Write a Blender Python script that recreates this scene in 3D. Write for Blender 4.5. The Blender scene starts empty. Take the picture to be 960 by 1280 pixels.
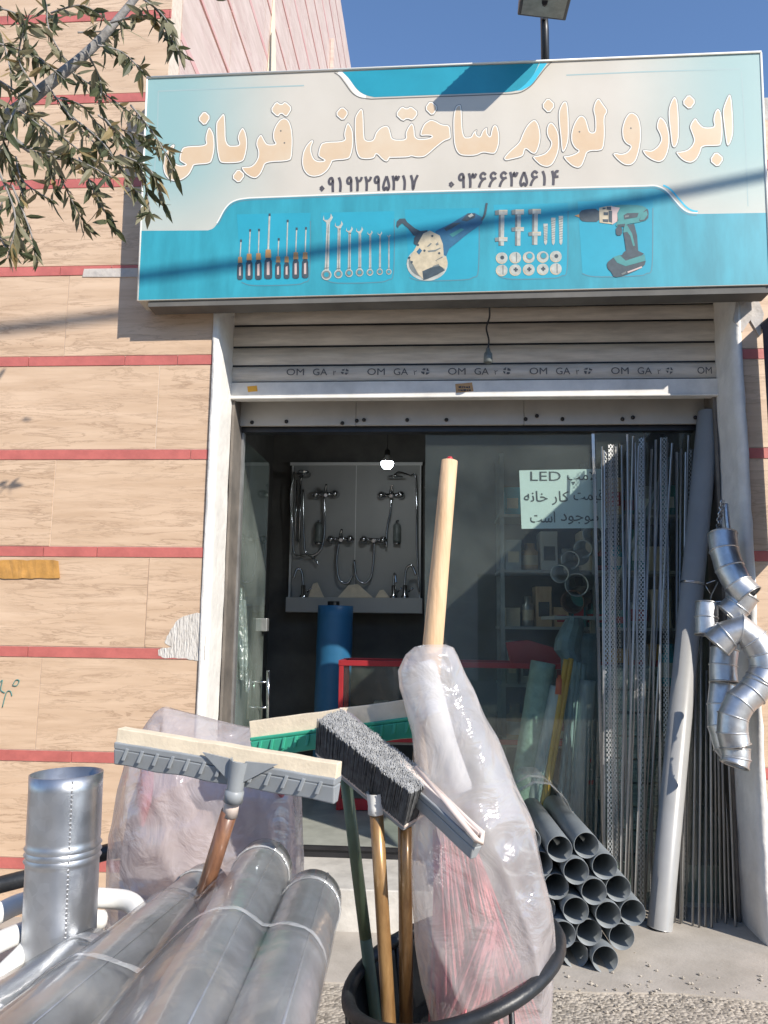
import bpy, bmesh, math, random
from mathutils import Vector, Matrix, noise
from mathutils.geometry import tessellate_polygon
random.seed(7)
R = math.radians
SC = bpy.context.scene
COL = SC.collection

# ------------------------------------------------------------------ camera
CAM = Vector((0.0, -3.7, 1.36))
FPX = 980.0
PITCH, YAW, ROLL = 8.08, 3.94, 0.716
CR = Matrix.Rotation(R(YAW), 3, 'Z') @ Matrix.Rotation(R(90 + PITCH), 3, 'X') @ Matrix.Rotation(R(ROLL), 3, 'Z')
cam = bpy.data.cameras.new('camera')
camo = bpy.data.objects.new('camera', cam)
COL.objects.link(camo)
cam.sensor_fit = 'VERTICAL'
cam.sensor_height = 36
cam.sensor_width = 27
cam.lens = FPX / 1280 * 36
cam.clip_start = 0.05
cam.clip_end = 2000
camo.matrix_world = Matrix.Translation(CAM) @ CR.to_4x4()
SC.camera = camo

# ------------------------------------------------------------------ sky, sun, exposure
SUN = Vector((-1.0, 1.0, -0.88)).normalized()          # direction the light travels
elev = math.asin(-SUN.z)
azim = math.atan2(-SUN.x, -SUN.y)                      # towards the sun, clockwise from +Y
world = bpy.data.worlds.new("World")
SC.world = world
world.use_nodes = True
wn = world.node_tree
sky = wn.nodes.new('ShaderNodeTexSky')
sky.sky_type = 'NISHITA'
sky.sun_disc = False
sky.sun_elevation = elev
sky.sun_rotation = azim
sky.altitude = 1200
sky.air_density = 1.0
sky.dust_density = 0.1
sky.ozone_density = 4.0
wn.links.new(sky.outputs[0], wn.nodes['Background'].inputs[0])
wn.nodes['Background'].inputs[1].default_value = 0.14
sl = bpy.data.lights.new('sun', 'SUN')
sl.energy = 3.7
sl.angle = R(0.5)
sl.color = (1.0, 0.93, 0.83)
so = bpy.data.objects.new('sun', sl)
COL.objects.link(so)
so.location = (6, -8, 8)
so.rotation_euler = SUN.to_track_quat('-Z', 'Y').to_euler()
SC.view_settings.view_transform = 'Standard'
SC.view_settings.look = 'None'
SC.view_settings.exposure = 0.72
SC.view_settings.gamma = 1
SC.view_settings.use_curve_mapping = False
SC.cycles.use_denoising = True
SC.cycles.max_bounces = 10
SC.cycles.transparent_max_bounces = 24
SC.cycles.sample_clamp_indirect = 6
SC.cycles.caustics_reflective = False
SC.cycles.caustics_refractive = False


# ------------------------------------------------------------------ helpers
def P(px, py, Y):
    """world point on the plane y=Y seen at photo pixel (px,py)"""
    d = CR @ Vector(((px - 480) / FPX, -(py - 640) / FPX, -1.0))
    return CAM + d * ((Y - CAM.y) / d.y)


def pr(D):                  # metres per photo pixel at distance D
    return D / FPX


def rnd(a, b):
    return random.uniform(a, b)


class MB:
    def __init__(s):
        s.v, s.f, s.m, s.sm = [], [], [], []

    def add(s, vs, fs, mi=0, sm=False):
        o = len(s.v)
        s.v += [Vector(v) for v in vs]
        for f in fs:
            s.f.append([i + o for i in f]); s.m.append(mi); s.sm.append(sm)
        return s

    def box(s, a, b, mi=0):
        x0, y0, z0 = [min(a[i], b[i]) for i in range(3)]
        x1, y1, z1 = [max(a[i], b[i]) for i in range(3)]
        return s.add([(x0, y0, z0), (x1, y0, z0), (x1, y1, z0), (x0, y1, z0), (x0, y0, z1), (x1, y0, z1), (x1, y1, z1), (x0, y1, z1)],
                     [(0, 3, 2, 1), (4, 5, 6, 7), (0, 1, 5, 4), (1, 2, 6, 5), (2, 3, 7, 6), (3, 0, 4, 7)], mi)

    def obox(s, c, u, v, w, mi=0):
        c, u, v, w = map(Vector, (c, u, v, w))
        vs = [c + a * u + b * v + d * w for d in (-1, 1) for b in (-1, 1) for a in (-1, 1)]
        return s.add(vs, [(0, 2, 3, 1), (4, 5, 7, 6), (0, 1, 5, 4), (2, 6, 7, 3), (0, 4, 6, 2), (1, 3, 7, 5)], mi)

    def tube(s, pts, r, n=10, mi=0, cap=True, closed=False):
        pts = [Vector(p) for p in pts]
        k = len(pts)
        rs = r if isinstance(r, (list, tuple)) else [r] * k
        vs, fs = [], []
        ref = None
        for i, p in enumerate(pts):
            a = pts[i - 1] if (i or closed) else p
            b = pts[(i + 1) % k] if (i < k - 1 or closed) else p
            t = (b - a).normalized()
            if ref is None:
                ref = t.orthogonal().normalized()
            ref = (ref - t * ref.dot(t))
            ref = ref.normalized() if ref.length > 1e-6 else t.orthogonal().normalized()
            bi = t.cross(ref)
            for j in range(n):
                q = 2 * math.pi * j / n
                vs.append(p + (ref * math.cos(q) + bi * math.sin(q)) * rs[i])
        rng = k if closed else k - 1
        for i in range(rng):
            for j in range(n):
                a, b = i * n + j, i * n + (j + 1) % n
                c, d = ((i + 1) % k) * n + (j + 1) % n, ((i + 1) % k) * n + j
                fs.append((a, b, c, d))
        s.add(vs, fs, mi, True)
        if cap and not closed:
            o = len(s.v) - k * n
            s.f.append([o + j for j in range(n)][::-1]); s.m.append(mi); s.sm.append(False)
            s.f.append([o + (k - 1) * n + j for j in range(n)]); s.m.append(mi); s.sm.append(False)
        return s

    def lathe(s, base, axis, prof, n=24, mi=0, sm=True):
        """prof: list of (radius, height along axis); open surface of revolution"""
        base, t = Vector(base), Vector(axis).normalized()
        ref = t.orthogonal().normalized(); bi = t.cross(ref)
        vs, fs = [], []
        for r_, h in prof:
            for j in range(n):
                q = 2 * math.pi * j / n
                vs.append(base + t * h + (ref * math.cos(q) + bi * math.sin(q)) * r_)
        for i in range(len(prof) - 1):
            for j in range(n):
                fs.append((i * n + j, i * n + (j + 1) % n, (i + 1) * n + (j + 1) % n, (i + 1) * n + j))
        return s.add(vs, fs, mi, sm)

    def pipe(s, p0, p1, r, t, n=24, mi=0):
        p0, p1 = Vector(p0), Vector(p1)
        L = (p1 - p0).length
        return s.lathe(p0, p1 - p0, [(r, 0), (r, L), (r - t, L), (r - t, 0), (r, 0)], n, mi)

    def poly(s, pts, mi=0):
        pts = [Vector(p) for p in pts]
        tr = tessellate_polygon([pts])
        return s.add(pts, [tuple(t) for t in tr], mi)

    def prism(s, pts, vec, mi=0):
        pts = [Vector(p) for p in pts]; vec = Vector(vec); n = len(pts)
        tr = tessellate_polygon([pts])
        fs = [tuple(t) for t in tr] + [tuple(i + n for i in t[::-1]) for t in tr]
        fs += [(i, (i + 1) % n, (i + 1) % n + n, i + n) for i in range(n)]
        return s.add(pts + [p + vec for p in pts], fs, mi)

    def build(s, name, mats, parent=None, recalc=True, bevel=0.0, solid=0.0):
        me = bpy.data.meshes.new(name)
        off = Vector((0, 0, 0))
        q = parent
        while q is not None:
            off += q.location; q = q.parent
        me.from_pydata([tuple(v - off) for v in s.v], [], s.f)
        for m_ in (mats if isinstance(mats, (list, tuple)) else [mats]):
            me.materials.append(m_)
        me.polygons.foreach_set('material_index', s.m)
        me.polygons.foreach_set('use_smooth', s.sm)
        if recalc:
            bm = bmesh.new(); bm.from_mesh(me)
            bmesh.ops.recalc_face_normals(bm, faces=bm.faces)
            bm.to_mesh(me); bm.free()
        me.update()
        o = bpy.data.objects.new(name, me)
        COL.objects.link(o)
        if parent is not None:
            o.parent = parent
        if bevel:
            b = o.modifiers.new('bevel', 'BEVEL'); b.width = bevel; b.segments = 2; b.limit_method = 'ANGLE'
        if solid:
            b = o.modifiers.new('solid', 'SOLIDIFY'); b.thickness = solid
        return o


def tag(o, label=None, cat=None, group=None, kind=None):
    if label: o['label'] = label
    if cat: o['category'] = cat
    if group: o['group'] = group
    if kind: o['kind'] = kind
    return o


def thing(name, label, cat, loc=(0, 0, 0), group=None):
    o = bpy.data.objects.new(name, None)
    o.empty_display_size = 0.1
    COL.objects.link(o); o.location = loc
    return tag(o, label, cat, group)


def dup(root, loc, label=None, rot=None, scale=None):
    r = root.copy(); COL.objects.link(r); r.location = loc
    if rot is not None: r.rotation_euler = rot
    if scale is not None: r.scale = scale
    if label: r['label'] = label
    for ch in root.children:
        c = ch.copy(); COL.objects.link(c); c.parent = r
        for g in ch.children:
            d = g.copy(); COL.objects.link(d); d.parent = c
    return r


def smooth_path(pts, k=6):
    pts = [Vector(p) for p in pts]
    out = []
    n = len(pts)
    for i in range(n - 1):
        p0, p1, p2, p3 = pts[max(i - 1, 0)], pts[i], pts[i + 1], pts[min(i + 2, n - 1)]
        for j in range(k):
            t = j / k
            out.append(0.5 * ((2 * p1) + (p2 - p0) * t + (2 * p0 - 5 * p1 + 4 * p2 - p3) * t * t + (3 * p1 - p0 - 3 * p2 + p3) * t ** 3))
    out.append(pts[-1])
    return out


def chaikin(pts, it=1):
    for _ in range(it):
        o = []
        for i in range(len(pts)):
            a, b = pts[i], pts[(i + 1) % len(pts)]
            o.append((a[0] * .78 + b[0] * .22, a[1] * .78 + b[1] * .22)); o.append((a[0] * .22 + b[0] * .78, a[1] * .22 + b[1] * .78))
        pts = o
    return pts


# ------------------------------------------------------------------ materials
def pmat(name, col, rough=0.6, metal=0.0, var=0.0, vscale=6.0, bump=0.0, bscale=40.0, col2=None, stretch=(1, 1, 1), spec=0.5, bdist=0.01, coat=0.0, detail=5.0, rvar=0.0):
    m = bpy.data.materials.new(name); m.use_nodes = True
    nt = m.node_tree; b = nt.nodes['Principled BSDF']
    b.inputs['Base Color'].default_value = (*col, 1)
    b.inputs['Roughness'].default_value = rough
    b.inputs['Metallic'].default_value = metal
    b.inputs['Specular IOR Level'].default_value = spec
    if coat:
        b.inputs['Coat Weight'].default_value = coat
        b.inputs['Coat Roughness'].default_value = 0.12
    if var or bump or col2 or rvar:
        tc = nt.nodes.new('ShaderNodeTexCoord'); mp = nt.nodes.new('ShaderNodeMapping')
        mp.inputs['Scale'].default_value = stretch
        nt.links.new(tc.outputs['Object'], mp.inputs[0])
    if var or col2 or rvar:
        n1 = nt.nodes.new('ShaderNodeTexNoise'); n1.inputs['Scale'].default_value = vscale; n1.inputs['Detail'].default_value = detail
        n1.inputs['Roughness'].default_value = 0.62
        nt.links.new(mp.outputs[0], n1.inputs[0])
    if var or col2:
        rp = nt.nodes.new('ShaderNodeValToRGB')
        c2 = col2 or tuple(min(1, c * (1 + var)) for c in col)
        c1 = col if col2 else tuple(c * (1 - var) for c in col)
        rp.color_ramp.elements[0].position = 0.33; rp.color_ramp.elements[1].position = 0.67
        rp.color_ramp.elements[0].color = (*c1, 1); rp.color_ramp.elements[1].color = (*c2, 1)
        nt.links.new(n1.outputs[0], rp.inputs[0]); nt.links.new(rp.outputs[0], b.inputs['Base Color'])
    if rvar:
        mr = nt.nodes.new('ShaderNodeMapRange')
        mr.inputs['From Min'].default_value = .3; mr.inputs['From Max'].default_value = .7
        mr.inputs['To Min'].default_value = max(0.02, rough - rvar); mr.inputs['To Max'].default_value = min(1, rough + rvar)
        nt.links.new(n1.outputs[0], mr.inputs[0]); nt.links.new(mr.outputs[0], b.inputs['Roughness'])
    if bump:
        n2 = nt.nodes.new('ShaderNodeTexNoise'); n2.inputs['Scale'].default_value = bscale; n2.inputs['Detail'].default_value = 4
        nt.links.new(mp.outputs[0], n2.inputs[0])
        bp = nt.nodes.new('ShaderNodeBump'); bp.inputs['Strength'].default_value = bump; bp.inputs['Distance'].default_value = bdist
        nt.links.new(n2.outputs[0], bp.inputs['Height']); nt.links.new(bp.outputs[0], b.inputs['Normal'])
    return m


def travertine(name, base, light, vein, vdens=0.5):
    m = bpy.data.materials.new(name); m.use_nodes = True
    nt = m.node_tree; N = nt.nodes; L = nt.links; b = N['Principled BSDF']
    tc = N.new('ShaderNodeTexCoord'); geo = N.new('ShaderNodeNewGeometry')
    off = N.new('ShaderNodeVectorMath'); off.operation = 'MULTIPLY_ADD'
    cmb = N.new('ShaderNodeCombineXYZ')
    L.new(geo.outputs['Random Per Island'], cmb.inputs[0]); L.new(geo.outputs['Random Per Island'], cmb.inputs[2])
    L.new(cmb.outputs[0], off.inputs[0]); off.inputs[1].default_value = (37, 0, 11); L.new(tc.outputs['Object'], off.inputs[2])
    def nz(scale, stretch, det=6, dist=0.0, ro=.6):
        mp = N.new('ShaderNodeMapping'); mp.inputs['Scale'].default_value = stretch
        L.new(off.outputs[0], mp.inputs[0])
        n = N.new('ShaderNodeTexNoise'); n.inputs['Scale'].default_value = scale; n.inputs['Detail'].default_value = det
        n.inputs['Distortion'].default_value = dist; n.inputs['Roughness'].default_value = ro
        L.new(mp.outputs[0], n.inputs[0]); return n
    a = nz(3.0, (0.55, 1, 5.5), 7, 0.3)
    r1 = N.new('ShaderNodeValToRGB'); e = r1.color_ramp.elements
    e[0].position = .32; e[0].color = (*base, 1); e[1].position = .68; e[1].color = (*light, 1)
    L.new(a.outputs[0], r1.inputs[0])
    v = nz(2.6, (1.0, 1, 8.5), 9, 0.55, .66)
    r2 = N.new('ShaderNodeValToRGB'); e = r2.color_ramp.elements
    e[0].position = .476; e[0].color = (0, 0, 0, 1); e[1].position = .498; e[1].color = (1, 1, 1, 1)
    x = e.new(.510); x.color = (.6, .6, .6, 1); x = e.new(.555); x.color = (0, 0, 0, 1)
    L.new(v.outputs[0], r2.inputs[0])
    w = nz(1.6, (1, 1, 2.5), 3)
    r3 = N.new('ShaderNodeValToRGB'); e = r3.color_ramp.elements
    e[0].position = .36; e[0].color = (0, 0, 0, 1); e[1].position = .60; e[1].color = (vdens, vdens, vdens, 1)
    L.new(w.outputs[0], r3.inputs[0])
    mu = N.new('ShaderNodeMath'); mu.operation = 'MULTIPLY'
    L.new(r2.outputs[0], mu.inputs[0]); L.new(r3.outputs[0], mu.inputs[1])
    mx = N.new('ShaderNodeMix'); mx.data_type = 'RGBA'
    L.new(mu.outputs[0], mx.inputs[0]); L.new(r1.outputs[0], mx.inputs[6]); mx.inputs[7].default_value = (*vein, 1)
    L.new(mx.outputs[2], b.inputs['Base Color'])
    b.inputs['Roughness'].default_value = .55
    bp = N.new('ShaderNodeBump'); bp.inputs['Strength'].default_value = .25; bp.inputs['Distance'].default_value = .004; bp.invert = True
    L.new(mu.outputs[0], bp.inputs['Height']); L.new(bp.outputs[0], b.inputs['Normal'])
    return m


def film(name, col, cover=0.35, rough=0.18, bump=0.6, bscale=14, gloss=0.35, transl=0.4, cvar=0.25):
    """thin plastic film: part clear, part milky, glossy with creases"""
    m = bpy.data.materials.new(name); m.use_nodes = True
    nt = m.node_tree; N = nt.nodes; L = nt.links; N.clear()
    out = N.new('ShaderNodeOutputMaterial')
    tr = N.new('ShaderNodeBsdfTransparent'); tr.inputs[0].default_value = (.97, .97, .97, 1)
    di = N.new('ShaderNodeBsdfDiffuse'); di.inputs[0].default_value = (*col, 1)
    tl = N.new('ShaderNodeBsdfTranslucent'); tl.inputs[0].default_value = (*col, 1)
    gl = N.new('ShaderNodeBsdfGlossy'); gl.inputs['Roughness'].default_value = rough
    tc = N.new('ShaderNodeTexCoord')
    n = N.new('ShaderNodeTexNoise'); n.inputs['Scale'].default_value = bscale; n.inputs['Detail'].default_value = 4; n.inputs['Distortion'].default_value = 1.2
    L.new(tc.outputs['Object'], n.inputs[0])
    bp = N.new('ShaderNodeBump'); bp.inputs['Strength'].default_value = bump; bp.inputs['Distance'].default_value = .03
    L.new(n.outputs[0], bp.inputs['Height'])
    for q in (di, tl, gl): L.new(bp.outputs[0], q.inputs['Normal'])
    m1 = N.new('ShaderNodeMixShader'); m1.inputs[0].default_value = transl
    L.new(di.outputs[0], m1.inputs[1]); L.new(tl.outputs[0], m1.inputs[2])
    n2 = N.new('ShaderNodeTexNoise'); n2.inputs['Scale'].default_value = 5; n2.inputs['Detail'].default_value = 5
    L.new(tc.outputs['Object'], n2.inputs[0])
    mr = N.new('ShaderNodeMapRange'); mr.inputs['From Min'].default_value = .3; mr.inputs['From Max'].default_value = .7
    mr.inputs['To Min'].default_value = max(0, cover - cvar); mr.inputs['To Max'].default_value = min(1, cover + cvar)
    L.new(n2.outputs[0], mr.inputs[0])
    m2 = N.new('ShaderNodeMixShader'); L.new(mr.outputs[0], m2.inputs[0]); L.new(tr.outputs[0], m2.inputs[1]); L.new(m1.outputs[0], m2.inputs[2])
    fr = N.new('ShaderNodeLayerWeight'); fr.inputs[0].default_value = .5; L.new(bp.outputs[0], fr.inputs['Normal'])
    pw = N.new('ShaderNodeMath'); pw.operation = 'POWER'; pw.inputs[1].default_value = 3.0; L.new(fr.outputs['Facing'], pw.inputs[0])
    mu = N.new('ShaderNodeMath'); mu.operation = 'MULTIPLY_ADD'; mu.inputs[1].default_value = gloss * 1.1; mu.inputs[2].default_value = gloss * .2; mu.use_clamp = True
    L.new(pw.outputs[0], mu.inputs[0])
    m3 = N.new('ShaderNodeMixShader'); L.new(mu.outputs[0], m3.inputs[0]); L.new(m2.outputs[0], m3.inputs[1]); L.new(gl.outputs[0], m3.inputs[2])
    L.new(m3.outputs[0], out.inputs[0])
    return m


def glass(name, tint=(.86, .93, .90), dust=.05):
    m = bpy.data.materials.new(name); m.use_nodes = True
    nt = m.node_tree; N = nt.nodes; L = nt.links; N.clear()
    out = N.new('ShaderNodeOutputMaterial')
    tr = N.new('ShaderNodeBsdfTransparent'); tr.inputs[0].default_value = (*tint, 1)
    gl = N.new('ShaderNodeBsdfGlossy'); gl.inputs['Roughness'].default_value = .02
    di = N.new('ShaderNodeBsdfDiffuse'); di.inputs[0].default_value = (.6, .66, .62, 1)
    tc = N.new('ShaderNodeTexCoord'); n = N.new('ShaderNodeTexNoise'); n.inputs['Scale'].default_value = 3; n.inputs['Detail'].default_value = 7
    L.new(tc.outputs['Object'], n.inputs[0])
    mr = N.new('ShaderNodeMapRange'); mr.inputs['From Min'].default_value = .35; mr.inputs['From Max'].default_value = .75
    mr.inputs['To Min'].default_value = dust * .5; mr.inputs['To Max'].default_value = dust * 2
    L.new(n.outputs[0], mr.inputs[0])
    m1 = N.new('ShaderNodeMixShader'); L.new(mr.outputs[0], m1.inputs[0]); L.new(tr.outputs[0], m1.inputs[1]); L.new(di.outputs[0], m1.inputs[2])
    fr = N.new('ShaderNodeLayerWeight'); fr.inputs[0].default_value = .5
    pw = N.new('ShaderNodeMath'); pw.operation = 'POWER'; pw.inputs[1].default_value = 4.0; L.new(fr.outputs['Facing'], pw.inputs[0])
    mu = N.new('ShaderNodeMath'); mu.operation = 'MULTIPLY_ADD'; mu.inputs[1].default_value = .8; mu.inputs[2].default_value = .055; L.new(pw.outputs[0], mu.inputs[0])
    m2 = N.new('ShaderNodeMixShader'); L.new(mu.outputs[0], m2.inputs[0]); L.new(m1.outputs[0], m2.inputs[1]); L.new(gl.outputs[0], m2.inputs[2])
    L.new(m2.outputs[0], out.inputs[0])
    return m


def galv(name, col=(.50, .52, .55), rough=.36, scale=55, metal=.92):
    """galvanised sheet: soft spangle and dull patches"""
    m = bpy.data.materials.new(name); m.use_nodes = True
    nt = m.node_tree; N = nt.nodes; L = nt.links; b = N['Principled BSDF']
    tc = N.new('ShaderNodeTexCoord')
    v = N.new('ShaderNodeTexVoronoi'); v.inputs['Scale'].default_value = scale; L.new(tc.outputs['Object'], v.inputs[0])
    n = N.new('ShaderNodeTexNoise'); n.inputs['Scale'].default_value = 7; n.inputs['Detail'].default_value = 6; L.new(tc.outputs['Object'], n.inputs[0])
    mx = N.new('ShaderNodeMix'); mx.data_type = 'RGBA'; mx.inputs[0].default_value = .88
    L.new(v.outputs['Color'], mx.inputs[6]); L.new(n.outputs[0], mx.inputs[7])
    rp = N.new('ShaderNodeValToRGB'); e = rp.color_ramp.elements
    e[0].position = .3; e[0].color = (*[c * .72 for c in col], 1); e[1].position = .7; e[1].color = (*[min(1, c * 1.2) for c in col], 1)
    bw = N.new('ShaderNodeRGBToBW'); L.new(mx.outputs[2], bw.inputs[0]); L.new(bw.outputs[0], rp.inputs[0]); L.new(rp.outputs[0], b.inputs['Base Color'])
    mr = N.new('ShaderNodeMapRange'); mr.inputs['To Min'].default_value = rough - .12; mr.inputs['To Max'].default_value = rough + .2
    L.new(n.outputs[0], mr.inputs[0]); L.new(mr.outputs[0], b.inputs['Roughness'])
    b.inputs['Metallic'].default_value = metal
    n3 = N.new('ShaderNodeTexNoise'); n3.inputs['Scale'].default_value = 9; n3.inputs['Detail'].default_value = 2; L.new(tc.outputs['Object'], n3.inputs[0])
    bp = N.new('ShaderNodeBump'); bp.inputs['Strength'].default_value = .22; bp.inputs['Distance'].default_value = .02
    L.new(n3.outputs[0], bp.inputs['Height']); L.new(bp.outputs[0], b.inputs['Normal'])
    return m


M = {}
M['tile'] = travertine('travertine_tile', (.53, .37, .245), (.66, .485, .34), (.27, .165, .10), .62)
M['tile_side'] = travertine('pale_side_stone', (.52, .40, .33), (.66, .53, .46), (.42, .22, .2), .5)  # paler, pinkish stone of the side wall, its own colour
M['red'] = pmat('red_tile_strip', (.48, .135, .115), .55, var=.16, vscale=9, bump=.1, bscale=60)
M['grout'] = pmat('pale_grout', (.62, .52, .42), .9, var=.15, vscale=30)
M['plaster'] = pmat('white_plaster', (.74, .72, .68), .85, var=.10, vscale=7, bump=.5, bscale=24, bdist=.01)
M['patch'] = pmat('streaky_plaster_patch', (.50, .46, .41), .9, col2=(.72, .69, .64), vscale=9, stretch=(5, 1, 1), bump=.9, bscale=26, bdist=.012)
M['plaster_grey'] = pmat('grey_plaster', (.50, .46, .42), .9, var=.2, vscale=9, bump=.7, bscale=22, bdist=.012)
M['shutter'] = pmat('aged_shutter_paint', (.62, .57, .50), .5, var=.16, vscale=5, stretch=(1, 1, 9), bump=.08, bscale=30)
M['rail'] = pmat('shutter_rail_paint', (.70, .68, .64), .45, var=.15, vscale=6)
M['guide'] = pmat('rusty_guide_channel', (.10, .09, .08), .6, col2=(.20, .175, .15), vscale=6)
M['header'] = pmat('painted_header_sheet', (.46, .43, .38), .55, var=.1, vscale=4)
M['black'] = pmat('black_paint', (.015, .015, .017), .4, var=.3, vscale=14)
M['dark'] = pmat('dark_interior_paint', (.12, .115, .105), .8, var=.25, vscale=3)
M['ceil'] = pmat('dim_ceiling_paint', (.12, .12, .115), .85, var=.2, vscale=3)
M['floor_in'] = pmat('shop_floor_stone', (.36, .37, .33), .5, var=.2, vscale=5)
M['step'] = pmat('pale_step_stone', (.56, .53, .48), .65, var=.18, vscale=7, bump=.2, bscale=50)
M['alu'] = pmat('aluminium_profile', (.42, .42, .41), .35, metal=.7, var=.15, vscale=12)
M['steel'] = pmat('polished_steel', (.62, .62, .62), .18, metal=1)
M['chrome'] = pmat('chrome_plate', (.5, .5, .51), .12, metal=1)
M['glass'] = glass('shop_glass', (.86, .92, .895), .028)
M['glass_door'] = glass('green_door_glass', (.80, .90, .86), .16)
M['galv'] = galv('galvanised_sheet')
M['galv_b'] = galv('bright_zinc_sheet', (.60, .61, .62), .36, 70)
M['pvc'] = pmat('grey_pvc', (.21, .23, .24), .42, var=.1, vscale=9)
M['pvc_l'] = pmat('pale_grey_pvc', (.34, .34, .335), .32, var=.07, vscale=6, spec=.5, coat=.2)
M['white_pl'] = pmat('white_plastic', (.80, .80, .78), .35, var=.05, vscale=6)
M['black_rub'] = pmat('black_rubber', (.018, .02, .023), .42, var=.3, vscale=18, bump=.15, bscale=50)
M['wood'] = pmat('turned_wood', (.60, .385, .215), .6, col2=(.74, .52, .32), vscale=7, stretch=(5, 5, .7), bump=.2, bscale=30)
M['wood_dk'] = pmat('printed_wood_sleeve', (.11, .05, .03), .32, col2=(.27, .13, .07), vscale=9, stretch=(6, 6, .6), coat=.4)
M['gold'] = pmat('golden_sleeve_pole', (.20, .105, .04), .3, col2=(.42, .25, .10), vscale=13, stretch=(3, 3, .7), coat=.5, metal=.25)
M['green_pole'] = pmat('dull_green_pole', (.14, .19, .12), .45, var=.18, vscale=9)
M['grey_pl'] = pmat('grey_moulded_plastic', (.30, .32, .335), .42, var=.1, vscale=10)
M['foam'] = pmat('cream_foam_rubber', (.74, .63, .47), .85, var=.08, vscale=24, bump=.25, bscale=120, bdist=.004)
M['green_pl'] = pmat('green_moulded_plastic', (.05, .40, .26), .38, var=.12, vscale=10)
M['bristle'] = pmat('grey_bristle', (.105, .108, .112), .6, var=.4, vscale=60)
M['bristle_tip'] = pmat('pale_bristle_tip', (.34, .345, .35), .65, var=.35, vscale=80)
M['rubber_pale'] = pmat('pale_rubber_strip', (.72, .60, .53), .55, var=.06, vscale=12)
M['film_bag'] = film('milky_bag_film', (.88, .86, .86), .46, .15, .5, 9, .42, .45, .22)
M['film_sack'] = film('grey_sack_film', (.80, .74, .75), .50, .15, .6, 9, .42, .4, .18)
M['film_wrap'] = film('stretch_wrap_film', (.80, .80, .79), .16, .12, .16, 5, .40, .3, .12)
M['film_green'] = film('greenish_wrap_film', (.40, .50, .45), .45, .15, .7, 20, .5, .3, .2)
M['tape'] = pmat('brown_packing_tape', (.50, .26, .07), .35, var=.18, vscale=16, bump=.5, bscale=22, coat=.3)
M['pink'] = pmat('pink_broom_fibre', (.70, .22, .24), .7, var=.3, vscale=16, bump=.6, bscale=60)
M['pink_pale'] = pmat('dusty_pink_fibre', (.56, .32, .32), .75, var=.25, vscale=9, bump=.6, bscale=40)
M['white_cloth'] = pmat('white_mop_tube', (.86, .85, .84), .4, var=.05)
M['blue'] = pmat('blue_sheet_roll', (.035, .17, .36), .45, var=.15, vscale=3)
M['red_pl'] = pmat('red_frame_paint', (.50, .03, .04), .4, var=.1)
M['yellow'] = pmat('yellow_plastic', (.75, .38, .035), .4, var=.08)
M['orange'] = pmat('orange_plastic', (.75, .12, .04), .45)
M['paper'] = pmat('pale_paper', (.74, .80, .80), .8, var=.04, vscale=4)
M['ink'] = pmat('dark_ink', (.045, .05, .06), .7)
M['ink_grey'] = pmat('faded_grey_ink', (.12, .12, .125), .7)
M['board'] = pmat('grey_display_board', (.40, .40, .385), .6, var=.06, vscale=3)
M['wire'] = pmat('black_cable', (.03, .03, .032), .5)
M['navy'] = pmat('navy_awning_cloth', (.012, .018, .05), .8, var=.2, vscale=10)
M['bulb'] = pmat('bulb_white_base', (.8, .8, .8), .4)
mg = pmat('bulb_glow', (1, 1, 1), .4)
mg.node_tree.nodes['Principled BSDF'].inputs['Emission Color'].default_value = (.86, .94, 1, 1)
mg.node_tree.nodes['Principled BSDF'].inputs['Emission Strength'].default_value = 45
M['bulb_glow'] = mg
M['bark'] = pmat('grey_bark', (.25, .235, .22), .8, var=.25, vscale=30, bump=.5, bscale=60)
M['leaf'] = pmat('olive_leaf', (.055, .068, .030), .5, col2=(.11, .125, .06), vscale=9)
M['leaf_l'] = pmat('dusty_leaf', (.18, .175, .10), .55, col2=(.30, .275, .17), vscale=9)
M['leaf_d'] = pmat('dry_leaf', (.26, .19, .08), .6, col2=(.40, .31, .15), vscale=12)
for k_ in ('leaf', 'leaf_l', 'leaf_d'):
    nt = M[k_].node_tree; b = nt.nodes['Principled BSDF']; tl = nt.nodes.new('ShaderNodeBsdfTranslucent'); mx = nt.nodes.new('ShaderNodeMixShader'); mx.inputs[0].default_value = .35
    nt.links.new(b.inputs['Base Color'].links[0].from_socket, tl.inputs[0])
    nt.links.new(b.outputs[0], mx.inputs[1]); nt.links.new(tl.outputs[0], mx.inputs[2]); nt.links.new(mx.outputs[0], nt.nodes['Material Output'].inputs[0])

# ground: rough aggregate concrete
g = bpy.data.materials.new('aggregate_ground'); g.use_nodes = True
N, L = g.node_tree.nodes, g.node_tree.links
tc = N.new('ShaderNodeTexCoord')
vo = N.new('ShaderNodeTexVoronoi'); vo.inputs['Scale'].default_value = 75; L.new(tc.outputs['Object'], vo.inputs[0])
no = N.new('ShaderNodeTexNoise'); no.inputs['Scale'].default_value = 2.2; no.inputs['Detail'].default_value = 8; L.new(tc.outputs['Object'], no.inputs[0])
bw = N.new('ShaderNodeRGBToBW'); L.new(vo.outputs['Color'], bw.inputs[0])
rp = N.new('ShaderNodeValToRGB'); e = rp.color_ramp.elements
e[0].position = .2; e[0].color = (.27, .24, .20, 1); e[1].position = .75; e[1].color = (.54, .485, .41, 1)
L.new(bw.outputs[0], rp.inputs[0])
r2 = N.new('ShaderNodeValToRGB'); e = r2.color_ramp.elements
e[0].position = .3; e[0].color = (.75, .75, .75, 1); e[1].position = .7; e[1].color = (1.1, 1.08, 1.05, 1)
L.new(no.outputs[0], r2.inputs[0])
mu = N.new('ShaderNodeMix'); mu.data_type = 'RGBA'; mu.blend_type = 'MULTIPLY'; mu.inputs[0].default_value = 1
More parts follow.
